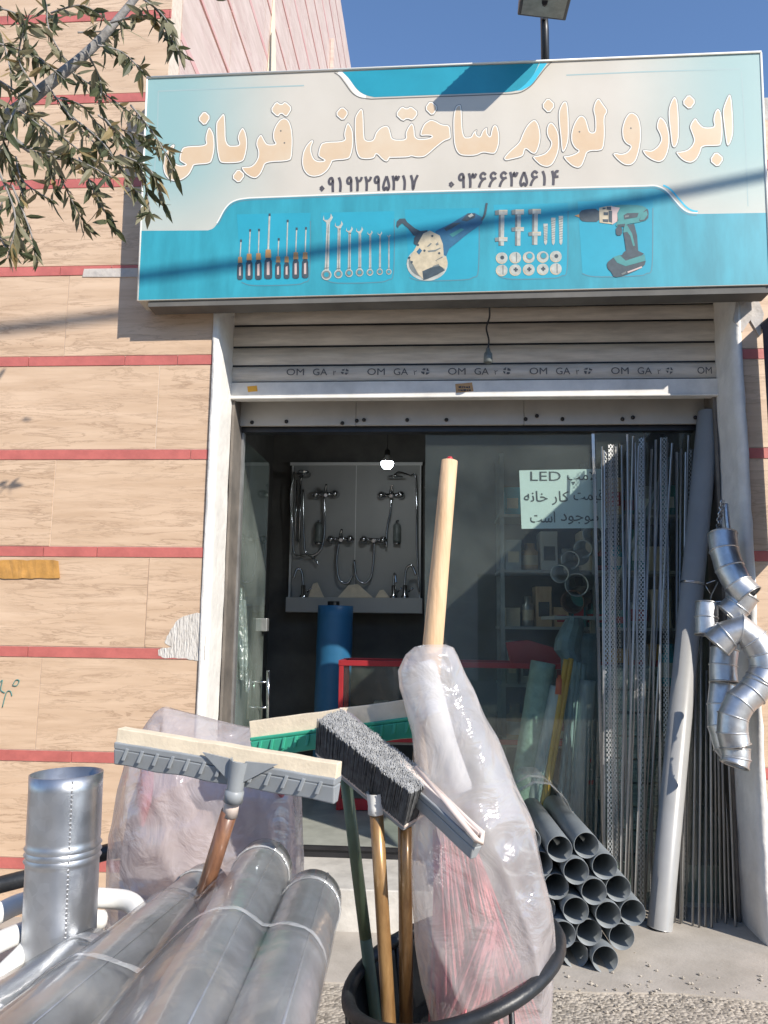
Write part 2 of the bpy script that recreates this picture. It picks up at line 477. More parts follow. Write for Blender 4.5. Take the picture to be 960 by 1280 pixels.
L.new(rp.outputs[0], mu.inputs[6]); L.new(r2.outputs[0], mu.inputs[7])
L.new(mu.outputs[2], N['Principled BSDF'].inputs['Base Color']); N['Principled BSDF'].inputs['Roughness'].default_value = .9
bp = N.new('ShaderNodeBump'); bp.inputs['Strength'].default_value = .7; bp.inputs['Distance'].default_value = .008; bp.invert = True
L.new(vo.outputs['Distance'], bp.inputs['Height']); L.new(bp.outputs[0], N['Principled BSDF'].inputs['Normal'])
M['ground'] = g
M['apron'] = pmat('smooth_cement_apron', (.35, .315, .27), .85, col2=(.50, .455, .40), vscale=3.2, bump=.35, bscale=90, bdist=.004, detail=8)

# ------------------------------------------------------------------ ground
tag(MB().box((-400, -400, -.3), (400, 400, 0)).build('ground', M['ground']), kind='structure')
ap = MB()
edge = [(-4.5, -.55)] + [(-4.5 + i * .3, -.50 + .07 * noise.noise((i * .7, 1, 0))) for i in range(1, 34)] + [(5.6, -.5)]
ap.prism([(x, y, -.02) for x, y in edge] + [(5.6, .6, -.02), (-4.5, .6, -.02)], (0, 0, .026))
tag(ap.build('pavement', M['apron']), kind='structure')

# ------------------------------------------------------------------ tiled walls
BT = CAM.z + .3531          # top of the reference red strip
PITCHZ, BANDH = .4825, .052


def tile_wall(mb, x0, x1, z0, z1, y=0.0, holes=lambda k, x: False, seed=0, corner=None):
    """tiles (material 0), red strips (1) on a grout backing (2); face of the tiles at y"""
    rr = random.Random(seed)
    g_ = .006
    mb.box((x0, y + .0028, z0), (x1, y + .15, z1), 2)
    k0 = int(math.floor((z0 - BT) / PITCHZ)) - 1
    for k in range(k0, k0 + 60):
        zt = BT + k * PITCHZ
        zb = zt - BANDH
        # red strip
        a, b = max(zb, z0), min(zt, z1)
        if b - a > .01:
            x = x0
            while x < x1 - .01:
                w = rr.choice((.27, .5, .27, .75, 1.0)); xe = min(x + w, x1)
                if not holes(k, x): mb.box((x + .002, y - .002 + rr.uniform(-.001, .001), a + .002), (xe - .002, y + .02, b - .002), 1)
                x = xe
        # tile above the strip
        a, b = max(zt, z0), min(zt + PITCHZ - BANDH, z1)
        if b - a > .01:
            off = -1.39 if (k % 2) == 1 else -1.89
            x = off - 8
            while x < x1:
                xa, xb = max(x, x0), min(x + 1.0, x1)
                if xb - xa > .012:
                    d = rr.uniform(-.0012, .0012)
                    mb.box((xa + .0022, y + d, a + .002), (xb - .0022, y + .02, b - .002), 0)
                x += 1.0


JL, JR = -1.107, 1.402        # left and right edge of the shop opening
ROOF = 3.86
apt = thing('apartment_building', 'taller stone clad building with red strips rising left of the shop', 'building', (-2.5, 0, 0))
mb = MB()
miss = lambda k, x: k == 2 and x > -1.95
tile_wall(mb, -6.0, JL, 0, ROOF, 0, seed=3)
tile_wall(mb, -6.0, -1.43, ROOF, 9.0, 0, seed=5)
mb.build('front_wall', [M['tile'], M['red'], M['grout']], apt)
# side wall above the shop roof, running back
mb = MB()
XS = -1.43
mb.box((XS - .15, .15, ROOF - .4), (XS - .012, 9.6, 9.0), 2)
y = .16
rr = random.Random(11)
for k in range(4, 18):
    zt = BT + k * PITCHZ
    for yy in [i * .95 + .16 for i in range(10)]:
        # leave the two openings
        if 1.0 < yy < 1.95 and True:
            pass
        mb.box((XS - .02, yy + .003, zt + .002), (XS, yy + .944, zt + PITCHZ - BANDH - .002), 0)
        mb.box((XS - .02, yy + .003, zt - BANDH + .002 + .024 * (k % 3 > 0)), (XS + .002, yy + .944, zt - .002), 1)
M['pink_strip'] = pmat('faded_pink_strip', (.58, .27, .25), .6, col2=(.62, .42, .37), vscale=1.2)
mb.build('side_wall', [M['tile_side'], M['pink_strip'], M['grout']], apt)
# narrow openings and a projecting rib in the side wall
w = MB(); w.prism([(XS + .003, 2.10, 5.40), (XS + .003, 2.62, 5.40), (XS + .003, 2.30, 6.75)], (.011, 0, 0), 0); w.prism([(XS + .012, 2.13, 5.45), (XS + .012, 2.30, 5.45), (XS + .012, 2.22, 6.3)], (.006, 0, 0), 1)
w.build('window', [M['foam'], M['dark']], apt)
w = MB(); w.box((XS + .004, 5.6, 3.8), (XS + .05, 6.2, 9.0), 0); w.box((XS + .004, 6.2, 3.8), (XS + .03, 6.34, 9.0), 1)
w.build('pilaster', [M['tile_side'], M['dark']], apt)

shop = thing('shop_building', 'narrow hardware shop front with open roller shutter below the sign', 'building', (.15, 0, 0))
mb = MB()
tile_wall(mb, JR + .03, 4.2, 0, ROOF, 0, seed=21)
mb.build('right_wall', [M['tile'], M['red'], M['grout']], shop)
# plaster reveals: wobbling edges
def reveal(x, sgn, name):
    m_ = MB(); n = 46
    vs, fs = [], []
    for i in range(n + 1):
        z = i / n * 3.02
        wob = .012 * noise.noise((x, z * 1.7, 3)) + .005 * noise.noise((x, z * 9, 7))
        lip = .014 + .012 * noise.noise((x + 5, z * 2.3, 1)) + .006 * noise.noise((x, z * 14, 2))
        xi = x + sgn * (.012 + wob)
        vs += [(x - sgn * lip, -.006, z), (x - sgn * .012, -.012, z), (xi, -.002, z), (xi + sgn * .006, .06, z), (xi, .50, z)]
    for i in range(n):
        for j in range(4):
            fs.append((i * 5 + j, i * 5 + j + 1, (i + 1) * 5 + j + 1, (i + 1) * 5 + j))
    m_.add(vs, fs, 0, True)
    return m_.build(name, M['plaster'], shop, recalc=False)
reveal(JL, 1, 'left_reveal'); reveal(JR + .03, -1, 'right_reveal')
for xa_, xb_ in ((JL - .25, JL - .004), (JR + .034, JR + .3)): MB().box((xa_, .16, 0), (xb_, .52, 3.8)).build('pier', M['plaster'], shop)
for xg in (JL + .02, JR - .006): MB().box((xg, .27, 0), (xg + .014, .46, 2.95)).build('shutter_guide', M['guide'], shop)
# bare plaster scar on the right pier under the sign
mb = MB(); q = [(921, 372), (930, 366), (947, 372), (955, 392), (950, 420), (938, 400), (928, 415), (917, 400)]
mb.prism([P(a, b, -.008) for a, b in q], (0, .012, 0)); mb.build('plaster_scar', M['plaster_grey'], shop)
# lintel and roof slab
mb = MB(); mb.box((JL, .02, 3.02), (JR + .03, .46, ROOF)); mb.build('lintel', M['plaster_grey'], shop)
mb = MB(); mb.box((-1.42, .0, ROOF), (4.2, 9.0, ROOF + .12)); mb.build('roof', M['plaster_grey'], shop)
# interior shell
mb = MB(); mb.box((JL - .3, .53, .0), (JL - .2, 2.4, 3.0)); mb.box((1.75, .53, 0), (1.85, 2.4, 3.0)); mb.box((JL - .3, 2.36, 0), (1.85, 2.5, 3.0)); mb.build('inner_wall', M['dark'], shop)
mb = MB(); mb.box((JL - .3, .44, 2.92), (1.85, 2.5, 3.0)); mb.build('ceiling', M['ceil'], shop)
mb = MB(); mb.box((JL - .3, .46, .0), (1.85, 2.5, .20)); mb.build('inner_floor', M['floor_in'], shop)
mb = MB(); mb.box((JL + .002, -.02, .0), (.62, .459, .185)); mb.build('door_step', M['step'], shop, bevel=.006)

# ------------------------------------------------------------------ roller shutter
sh = MB()
ys = .27
zs = [P(590, v, ys).z for v in (372, 384, 404, 431, 455, 476)]
XA, XB = JL + .01, JR + .02
def slat_profile(z1, z0):
    n = 8; out = []
    for i in range(n + 1):
        t = i / n; z = z1 + (z0 - z1) * t
        out.append((ys - .016 * math.sin(math.pi * min(1, t * 1.06)) ** .7, z))
    return out
shutter = None
sb = MB()
allz = [zs[0] + .19, zs[0] + .095] + zs
for a, b in zip(allz[:-1], allz[1:]):
    pf = slat_profile(a - .004, b + .003)
    vs = [(XA, y_, z_) for y_, z_ in pf] + [(XB, y_, z_) for y_, z_ in pf]
    n = len(pf)
    sb.add(vs, [(i, i + 1, n + i + 1, n + i) for i in range(n - 1)], 0, True)
    sb.box((XA, ys - .004, b - .004), (XB, ys + .01, b + .004), 1)
shutter = sb.build('roller_shutter', [M['shutter'], M['black']], shop, recalc=False)
zr0, zr1 = P(590, 497, ys).z, P(590, 477, ys).z
mb = MB(); mb.box((XA, ys - .022, zr0), (XB, ys + .02, zr1)); mb.box((XA, ys - .03, zr0 - .006), (XB, ys + .03, zr0 + .006))
mb.build('bottom_rail', M['rail'], shutter, bevel=.004)
# header sheet below the shutter
zh0, zh1 = P(590, 531, .40).z, zr0 + .05
hd = MB(); xj = [XA, P(445, 515, .4).x, P(655, 515, .4).x, XB]
for a, b in zip(xj[:-1], xj[1:]): hd.box((a + .001, .40, zh0), (b - .001, .42, zh1 + .02))
head = hd.build('header_panel', M['header'], shop, bevel=.002)
bo = MB()
for px, py in [(315, 528), (358, 527), (428, 529), (446, 526), (455, 525), (509, 525), (558, 525), (657, 524), (671, 520), (703, 524), (778, 524), (791, 522), (869, 522)]:
    c = P(px, py, .399); bo.lathe(c, (0, -1, 0), [(.011, 0), (.011, .004), (.005, .007), (.005, .016), (0, .016)], 8)
bo.build('bolt', M['black'], head)

# --------------------------------------------------------------- text helper
def glyph_mesh(body, bold=0.0, shear=0.0):
    """flat triangles of a line of text, one character at a time, size 1, baseline at z=0"""
    def conv(s_):
        c = bpy.data.curves.new('line', 'FONT'); c.body = s_; c.offset = bold; c.shear = shear; c.resolution_u = 3
        o = bpy.data.objects.new('line', c); COL.objects.link(o)
        dg = bpy.context.evaluated_depsgraph_get()
        me = bpy.data.meshes.new_from_object(o.evaluated_get(dg))
        vs = [v.co.copy() for v in me.vertices]; fs = [tuple(p.vertices) for p in me.polygons]
        bpy.data.objects.remove(o); bpy.data.curves.remove(c); bpy.data.meshes.remove(me)
        return vs, fs
    V, F = [], []
    dot = max(v.x for v in conv('|')[0])
    for i, ch in enumerate(body):
        if ch == ' ': continue
        x = (max(v.x for v in conv(body[:i] + '|')[0]) - dot) if i else 0
        vs, fs = conv(ch); o = len(V)
        V += [Vector((v.x + x, 0, v.y + .0)) for v in vs]; F += [tuple(a + o for a in f) for f in fs]
    return V, F

def write(mb, body, pA, pB, h, y, mi=0, bold=0.0, shear=0.0):
    """fit a line of text so that it runs from pA to pB (baseline, world points on plane y), letters h high per em"""
    V, F = glyph_mesh(body, 0, shear)
    x0, x1 = min(v.x for v in V), max(v.x for v in V)
    u = pB - pA
    up = Vector((0, 0, 1))
    shifts = [(0, 0)] if not bold else [(-bold, 0), (bold, 0), (0, bold * .7), (0, -bold * .7), (0, 0)]
    for i, (dx, dz_) in enumerate(shifts):
        mb.add([pA + u * ((v.x - x0 + dx) / (x1 - x0)) + up * ((v.z + dz_) * h) - Vector((0, .0001 * i, 0)) for v in V], F, mi)

# stencilled maker's strip on the lowest slat
st = MB()
for px in (358, 459, 560, 662, 764, 870):
    yb = 469 - (px - 358) / 532 * 2
    wds = [('OM', 0, 22), ('GA', 33, 51)] if px < 860 else [('OM', 2, 20)]
    for t, a, b in wds:
        write(st, t, P(px + a, yb, ys - .0185), P(px + b, yb, ys - .0185), .052, ys - .0185)
    if px < 860:
        write(st, '\u06f2', P(px + 58, yb, ys - .0185), P(px + 62, yb, ys - .0185), .036, ys - .0185)
        c = P(px + 73, yb - 4.5, ys - .0185)
        for s_ in range(4):      # little globe: broken land masses
            q = [c + Vector((.026 * math.cos(a_) * rnd(.6, 1), 0, .022 * math.sin(a_) * rnd(.6, 1))) for a_ in [s_ * 1.57 + d for d in (0, .5, .9, 1.2)]]
            st.poly(q + [c + Vector((.006 * math.cos(s_ * 1.57 + .5), 0, .006 * math.sin(s_ * 1.57 + .5)))])
st.build('stencil_print', M['ink_grey'], shutter, recalc=False)
# stickers on the rail
mb = MB(); mb.prism([P(a, b, ys - .0235) for a, b in [(569, 480), (590, 478), (592, 489), (570, 491)]], (0, .001, 0))
mb.build('sticker', M['tape'], shutter)
mb = MB(); mb.prism([P(a, b, ys - .0235) for a, b in [(309, 483), (321, 482), (322, 489), (310, 490)]], (0, .001, 0))
mb.build('sticker', M['yellow'], shutter)
mb = MB()
for row, (ya, yb_) in enumerate(((482.5, 485), (486.5, 489))):
    x = 573
    while x < 586:
        w_ = rnd(1.2, 3.5); mb.poly([P(x, ya + rnd(0, 1), ys - .026), P(x + w_, ya + rnd(-.4, .8), ys - .026), P(x + w_, yb_, ys - .026), P(x + .3, yb_ - rnd(0, .8), ys - .026)]); x += w_ + .7
mb.build('sticker_print', M['ink'], shutter, recalc=False)

# ------------------------------------------------------------------ shop sign
YS = -.15
sign = thing('shop_sign', 'cream and blue signboard with Persian lettering and tool pictures over the shutter', 'sign', tuple(P(570, 370, YS)))
TL, TR, BR, BL = P(184, 98, YS), P(951, 66, YS), P(963, 356, YS), P(172, 376, YS)
mb = MB(); mb.prism([BL, BR, TR, TL], (0, .125, 0))
def printed_face():
    m = bpy.data.materials.new('printed_sign_face'); m.use_nodes = True
    N, L = m.node_tree.nodes, m.node_tree.links; b = N['Principled BSDF']
    tc = N.new('ShaderNodeTexCoord'); sp = N.new('ShaderNodeSeparateXYZ'); L.new(tc.outputs['Object'], sp.inputs[0])
    def rng(src, a, b_, c, d):
        r = N.new('ShaderNodeMapRange'); r.inputs['From Min'].default_value = a; r.inputs['From Max'].default_value = b_; r.inputs['To Min'].default_value = c; r.inputs['To Max'].default_value = d
        r.interpolation_type = 'SMOOTHSTEP'; L.new(src, r.inputs[0]); return r.outputs[0]
    left = rng(sp.outputs[0], -1.45, -.75, 1, 0); right = rng(sp.outputs[0], .70, 1.40, 0, .9)
    up = rng(sp.outputs[2], .25, .75, .25, 1)
    mx = N.new('ShaderNodeMath'); mx.operation = 'MAXIMUM'; L.new(left, mx.inputs[0]); L.new(right, mx.inputs[1])
    mu = N.new('ShaderNodeMath'); mu.operation = 'MULTIPLY'; L.new(mx.outputs[0], mu.inputs[0]); L.new(up, mu.inputs[1])
    n = N.new('ShaderNodeTexNoise'); n.inputs['Scale'].default_value = 2.5; n.inputs['Detail'].default_value = 6; L.new(tc.outputs['Object'], n.inputs[0])
    r = N.new('ShaderNodeValToRGB'); e = r.color_ramp.elements; e[0].position = .3; e[0].color = (.53, .485, .41, 1); e[1].position = .7; e[1].color = (.61, .56, .48, 1); L.new(n.outputs[0], r.inputs[0])
    k = N.new('ShaderNodeMix'); k.data_type = 'RGBA'; L.new(mu.outputs[0], k.inputs[0]); L.new(r.outputs[0], k.inputs[6]); k.inputs[7].default_value = (.27, .43, .42, 1)
    L.new(k.outputs[2], b.inputs['Base Color']); b.inputs['Roughness'].default_value = .38
    return m
M['sign_face'] = printed_face()
M['sign_blue'] = pmat('sign_print_blue', (.034, .29, .365), .42, var=.16, vscale=3, stretch=(3, 1, .7))
M['sign_blue2'] = pmat('sign_print_tile_blue', (.028, .315, .42), .36, var=.08, vscale=3)
M['sign_teal'] = pmat('sign_print_teal', (.020, .27, .36), .36, var=.10, vscale=3)
M['sign_cyan'] = pmat('sign_print_cyan', (.05, .48, .66), .36)
M['sign_white'] = pmat('sign_print_white', (.80, .77, .70), .36)
M['sign_line'] = pmat('sign_print_dark_line', (.16, .15, .13), .4)
M['sign_linet'] = pmat('sign_print_teal_line', (.10, .22, .26), .4)
M['sign_soft'] = pmat('sign_print_soft_line', (.33, .44, .43), .4)
M['peach'] = pmat('sign_print_peach', (.60, .43, .27), .4, col2=(.64, .53, .39), vscale=2.2)
M['phone'] = pmat('sign_print_grey_digits', (.085, .075, .08), .4)
M['p_steel'] = pmat('print_steel', (.42, .43, .38), .4, var=.2, vscale=30)
M['p_steel_d'] = pmat('print_steel_dark', (.17, .19, .18), .4, var=.2, vscale=30)
M['p_grey'] = pmat('print_dark_grey', (.055, .075, .085), .4, var=.2, vscale=30)
M['p_cream'] = pmat('print_cream', (.52, .44, .30), .4, var=.15, vscale=30)
M['p_orange'] = pmat('print_orange', (.50, .27, .10), .4)
M['p_teal'] = pmat('print_tool_teal', (.06, .25, .24), .4, var=.1, vscale=20)
M['p_pink'] = pmat('print_pale_pink', (.55, .42, .38), .4)
M['p_blueg'] = pmat('print_blue_grey', (.035, .13, .22), .4, var=.15, vscale=20)
mb.build('sign_panel', M['sign_face'], sign, bevel=.004)
# edging strip, dark channel along the bottom
mb = MB()
def bar(a, b, r_): mb.tube([a, b], r_, 6)
bar(TL + Vector((0, -.004, .002)), TR + Vector((0, -.004, .002)), .006); bar(TR, BR, .006); bar(TL, BL, .005)
mb.build('edge_trim', M['sign_white'], sign)
mb = MB(); dz = Vector((0, 0, -.034)); mb.prism([BL + Vector((.05, .01, 0)), BR + Vector((0, .01, 0)), BR + Vector((0, .01, 0)) + dz, BL + Vector((.05, .01, 0)) + dz * .8], (0, .10, 0))
mb.build('bottom_channel', M['dark'], sign)

LAY = .00032
class SignPrint:
    """flat printing: polygons given in photo pixels, put on the sign's own plane"""
    def __init__(s, name, mats, base=1): s.mb = MB(); s.name = name; s.mats = mats; s.base = base
    def pt(s, p, l): return P(p[0], p[1], YS) + Vector((0, -LAY * (s.base + l), 0))
    def poly(s, pts, mi=0, l=0):
        s.mb.poly([s.pt(p, l) for p in pts], mi); return s
    def line(s, pts, w, mi=0, l=0):
        n = len(pts); Lf, Rt = [], []
        for i in range(n):
            a, b = pts[max(i - 1, 0)], pts[min(i + 1, n - 1)]
            dx, dy = b[0] - a[0], b[1] - a[1]; d = math.hypot(dx, dy) or 1
            nx, ny = -dy / d * w / 2, dx / d * w / 2
            Lf.append(s.pt((pts[i][0] + nx, pts[i][1] + ny), l)); Rt.append(s.pt((pts[i][0] - nx, pts[i][1] - ny), l))
        s.mb.add(Lf + Rt, [(i, i + 1, n + i + 1, n + i) for i in range(n - 1)], mi); return s
    def disc(s, c, rx, ry=None, mi=0, l=0, n=18, a0=0, a1=2 * math.pi):
        ry = ry or rx
        return s.poly([(c[0] + rx * math.cos(a0 + (a1 - a0) * i / n), c[1] + ry * math.sin(a0 + (a1 - a0) * i / n)) for i in range(n)], mi, l)
    def done(s):
        return s.mb.build(s.name, s.mats, sign, recalc=False)
def curve2(pts, k=6): return [(v.x, v.y) for v in smooth_path([(a, b, 0) for a, b in pts], k)]

bz = SignPrint('printed_background', [M['sign_blue'], M['sign_teal'], M['sign_cyan'], M['sign_white'], M['sign_line'], M['sign_linet'], M['sign_soft'], M['sign_blue2']])
lb = curve2([(260, 288), (267, 285), (273, 277), (280, 264), (288, 255), (298, 250.5), (312, 248.5)])
rb = curve2([(808, 233.5), (820, 233.5), (832, 239), (843, 251), (852, 261), (861, 266.5), (872, 267.5)])
bz.poly([(177, 288.5)] + lb + [(480, 242)] + rb + [(959, 266), (962, 355), (173, 375)], 0, 0)
bz.line([(p[0], p[1] - 1.2) for p in lb[10:]] + [(480, 240.6)] + [(p[0], p[1] - 1.4) for p in rb], 1.5, 3, 1)
bz.line([(p[0] + 1, p[1] + 1.4) for p in lb[10:]] + [(480, 243.6)] + [(p[0] - 1, p[1] + 1.6) for p in rb], 1.2, 5, 1)
bz.line([(p[0] + 5, p[1] - 3) for p in rb[8:34]], 2.2, 2, 1)
tl = curve2([(418, 91), (424, 95), (431, 104), (440, 116), (450, 122), (464, 124)])
tr_ = curve2([(640, 117.5), (652, 115), (664, 107), (674, 95), (682, 85), (690, 77)])
bz.line(tl + tr_, 1.3, 4, 1)
bz.line([(p[0] + 5, p[1] - 1) for p in tl[:26]], 6, 3, 0)
bz.poly(curve2([(428, 90), (436, 98), (445, 110), (455, 118), (468, 121.5)]) + curve2([(632, 115.5), (646, 113), (657, 105), (667, 93), (674, 79)]) + [(560, 83)], 1, 1)
bz.poly(curve2([(644, 113.5), (657, 105), (667, 93), (675, 79)]) + curve2([(684, 79), (674, 93), (664, 106), (652, 113)]), 2, 0)
bz.line([(198, 114), (300, 110), (380, 107)], 1.6, 6, 0); bz.line([(198, 114), (197, 160), (193, 215)], 1.4, 6, 0)
bz.line([(708, 94), (800, 90), (925, 86)], 1.6, 6, 0); bz.line([(927, 90), (932, 180), (935, 258)], 1.2, 6, 0)
for a, b, c, d in ((296, 388, 268, 357), (401, 493, 266, 354), (506, 599, 262, 351), (617, 710, 256, 349), (722, 816, 252, 346)):   # framed boxes
    q = curve2([(b, c + 8), (b - 1, d - 14), (b - 8, d - 4), (b - 22, d - 1), (a + 22, d), (a + 6, d - 4)], 5)
    bz.poly([(a, c)] + [(b, c - 2)] + q, 7, 1)
    bz.line(q, 1.1, 5, 2)
bz.done()

# big Persian name: three layers of the same outlines
def Z(ox, pts): return [(ox + x / 5.3333, 110 + y / 5.3333) for x, y in pts]
YE = [(105, 345), (70, 380), (45, 430), (38, 500), (50, 550), (80, 585), (120, 595), (170, 585), (215, 550), (240, 500), (245, 485), (355, 478), (372, 440), (385, 370), (380, 280), (350, 230), (335, 245), (318, 310), (330, 355), (175, 360), (155, 400), (145, 455), (170, 472), (195, 485), (150, 490), (120, 475), (103, 430), (103, 390), (120, 355)]
def sh_(pts, dx, dy): return [(x + dx, y + dy) for x, y in pts]
def CB(pts): return [(x + 586.67, y) for x, y in pts]
LET = [
    Z(200, sh_(YE, -18, 29)), Z(200, [(295, 150), (342, 195), (300, 258), (250, 208)]),
    Z(200, [(425, 165), (437, 200), (440, 385), (520, 385), (530, 372), (515, 335), (530, 290), (553, 260), (575, 300), (585, 370), (575, 440), (555, 500), (410, 505), (392, 480), (378, 400), (372, 240), (385, 215)]),
    Z(200, [(522, 535), (572, 580), (528, 640), (475, 597)]),
    Z(200, [(678, 310), (700, 355), (718, 378), (775, 375), (755, 350), (752, 300), (770, 250), (800, 210), (830, 200), (860, 215), (880, 270), (887, 350), (882, 450), (870, 490), (705, 497), (690, 540), (670, 580), (640, 605), (605, 598), (565, 570), (540, 530), (565, 525), (605, 525), (635, 500), (655, 460), (655, 420), (640, 380), (645, 345), (665, 315)]),
    Z(200, [(775, 88), (808, 112), (835, 88), (885, 135), (850, 192), (835, 192), (808, 170), (785, 198), (733, 150)]),
    Z(370, YE), Z(370, [(308, 120), (355, 165), (315, 225), (258, 175)]),
    Z(370, [(435, 135), (450, 155), (455, 300), (460, 352), (515, 352), (530, 300), (560, 265), (598, 250), (620, 260), (632, 300), (642, 345), (735, 345), (728, 305), (745, 265), (772, 230), (790, 260), (795, 342), (880, 338), (912, 322), (870, 318), (828, 322)]
      + CB([(243, 295), (265, 240), (310, 210), (345, 220), (385, 245), (440, 248), (446, 320), (446, 340), (400, 355), (350, 395), (300, 440), (270, 462), (220, 466), (180, 455), (165, 465), (40, 468)])
      + [(625, 467), (610, 495), (580, 485), (535, 435), (525, 470), (470, 478), (420, 470), (400, 420), (392, 330), (390, 200), (412, 160)]),
    Z(370, [(705, 120), (738, 140), (765, 120), (820, 165), (780, 222), (740, 205), (712, 226), (660, 178)]), Z(370, [(895, 82), (950, 130), (910, 192), (855, 138)]),
    Z(480, [(490, 115), (518, 110), (525, 330), (580, 330), (592, 300), (622, 272), (612, 310), (640, 330), (655, 285), (690, 258), (685, 300), (708, 330), (715, 285), (728, 248), (755, 250), (770, 310), (768, 380), (745, 440), (710, 440), (660, 430), (620, 450), (580, 455), (510, 452), (480, 420), (464, 360), (460, 200), (475, 130)]),
    Z(620, [(255, 205), (285, 240), (300, 320), (290, 385), (268, 440), (240, 440), (195, 400), (185, 450), (160, 465), (100, 478), (65, 487), (48, 468), (90, 420), (155, 365), (175, 310), (205, 250)]),
    Z(620, [(368, 225), (400, 260), (420, 310), (423, 390), (410, 450), (380, 510), (345, 530), (300, 520), (260, 485), (240, 458), (290, 450), (330, 435), (360, 400), (370, 365), (345, 330), (335, 290), (345, 245)]), Z(620, [(345, 62), (400, 115), (352, 175), (300, 122)]),
    Z(620, [(455, 88), (475, 95), (485, 180), (487, 340), (470, 400), (450, 432), (437, 420), (430, 330), (418, 230), (416, 160), (435, 110)]),
    Z(620, [(685, 65), (715, 110), (748, 155), (722, 195), (728, 300), (720, 390), (705, 420), (610, 422), (595, 470), (575, 520), (550, 537), (510, 525), (470, 490), (445, 455), (480, 455), (525, 440), (555, 420), (525, 405), (500, 360), (500, 300), (520, 235), (550, 190), (575, 183), (600, 205), (615, 260), (625, 297), (662, 297), (660, 200), (645, 145), (660, 90)]),
    Z(750, [(218, 162), (255, 190), (272, 250), (275, 340), (262, 420), (240, 490), (205, 518), (160, 515), (115, 480), (82, 440), (105, 432), (140, 442), (180, 430), (210, 390), (175, 375), (150, 340), (145, 270), (165, 205), (190, 170)]),
    Z(750, [(402, 190), (440, 225), (462, 300), (465, 370), (450, 440), (425, 485), (390, 498), (340, 480), (300, 450), (280, 415), (310, 415), (345, 420), (385, 390), (410, 345), (395, 300), (375, 265), (385, 215)]),
    Z(750, [(495, 55), (515, 80), (525, 180), (528, 320), (515, 380), (495, 402), (477, 385), (468, 300), (456, 200), (456, 140), (475, 85)]),
    Z(750, [(635, 195), (660, 235), (690, 265), (765, 262), (752, 215), (765, 160), (785, 135), (805, 160), (815, 220), (818, 310), (808, 375), (795, 388), (680, 388), (670, 430), (645, 480), (605, 503), (560, 490), (525, 460), (502, 425), (540, 425), (580, 415), (610, 390), (628, 350), (615, 310), (597, 265), (605, 235)]),
    Z(750, [(590, 38), (642, 90), (598, 150), (543, 100)]), Z(750, [(770, 420), (830, 470), (785, 533), (727, 485)]),
    Z(750, [(858, 40), (875, 55), (885, 170), (890, 300), (870, 370), (850, 390), (840, 365), (828, 270), (815, 160), (828, 110)]),
]
def offset_poly(pts, d):
    n = len(pts); A = sum(pts[i][0] * pts[(i + 1) % n][1] - pts[(i + 1) % n][0] * pts[i][1] for i in range(n))
    sg = 1 if A > 0 else -1; out = []
    for i in range(n):
        a, b, c = pts[i - 1], pts[i], pts[(i + 1) % n]
        e1 = (b[0] - a[0], b[1] - a[1]); e2 = (c[0] - b[0], c[1] - b[1])
        l1 = math.hypot(*e1) or 1; l2 = math.hypot(*e2) or 1
        n1 = (e1[1] / l1 * sg, -e1[0] / l1 * sg); n2 = (e2[1] / l2 * sg, -e2[0] / l2 * sg)
        k = max(.45, 1 + n1[0] * n2[0] + n1[1] * n2[1])
        out.append((b[0] + (n1[0] + n2[0]) / k * d, b[1] + (n1[1] + n2[1]) / k * d))
    return out
lt = SignPrint('name_lettering', [M['sign_line'], M['sign_white'], M['peach']], 5)
for q in LET:
    q = chaikin(q, 2) if len(q) > 9 else chaikin(q, 1)
    lt.poly(offset_poly(q, .55), 0, 0); lt.poly(offset_poly(q, -.15), 1, 1); lt.poly(offset_poly(q, -1.5), 2, 2)
for c in ((200 + 806 / 5.333, 110 + 288 / 5.333), (200 + 830 / 5.333, 110 + 368 / 5.333), (750 + 205 / 5.333, 110 + 270 / 5.333), (620 + 556 / 5.333, 110 + 294 / 5.333)):
    lt.disc(c, 1.1, 1.1, 0, 3, 8)
lt.done()
# telephone numbers
DG = {'0': [[(.3, .72), (.5, .6), (.72, .74), (.5, .88), (.3, .72)]],
      '1': [[(.2, .0), (.42, .3), (.5, .62), (.5, 1)]],
      '2': [[(.08, .0), (.25, .3), (.33, .62), (.35, 1)], [(.18, .16), (.4, .3), (.68, .24), (.8, .02)]],
      '3': [[(.04, .0), (.2, .3), (.28, .62), (.3, 1)], [(.12, .16), (.3, .29), (.45, .22), (.5, .05), (.55, .22), (.72, .27), (.88, .02)]],
      '4': [[(.12, .0), (.28, .35), (.34, .65), (.35, 1)], [(.24, .3), (.5, .42), (.88, .40)], [(.5, .4), (.48, .16), (.62, .04), (.86, .06)]],
      '5': [[(.45, .02), (.2, .45), (.12, .78), (.28, .97), (.5, .80), (.72, .97), (.86, .74), (.7, .38), (.45, .02)]],
      '6': [[(.82, .14), (.5, .0), (.22, .16), (.3, .36), (.55, .42), (.86, .36)], [(.6, .42), (.34, .62), (.2, .82), (.14, 1)]],
      '7': [[(.04, .0), (.3, .45), (.44, 1), (.6, .45), (.92, .0)]],
      '9': [[(.66, .24), (.5, .04), (.24, .08), (.14, .26), (.26, .44), (.5, .42), (.66, .24), (.66, .5), (.74, 1)]]}
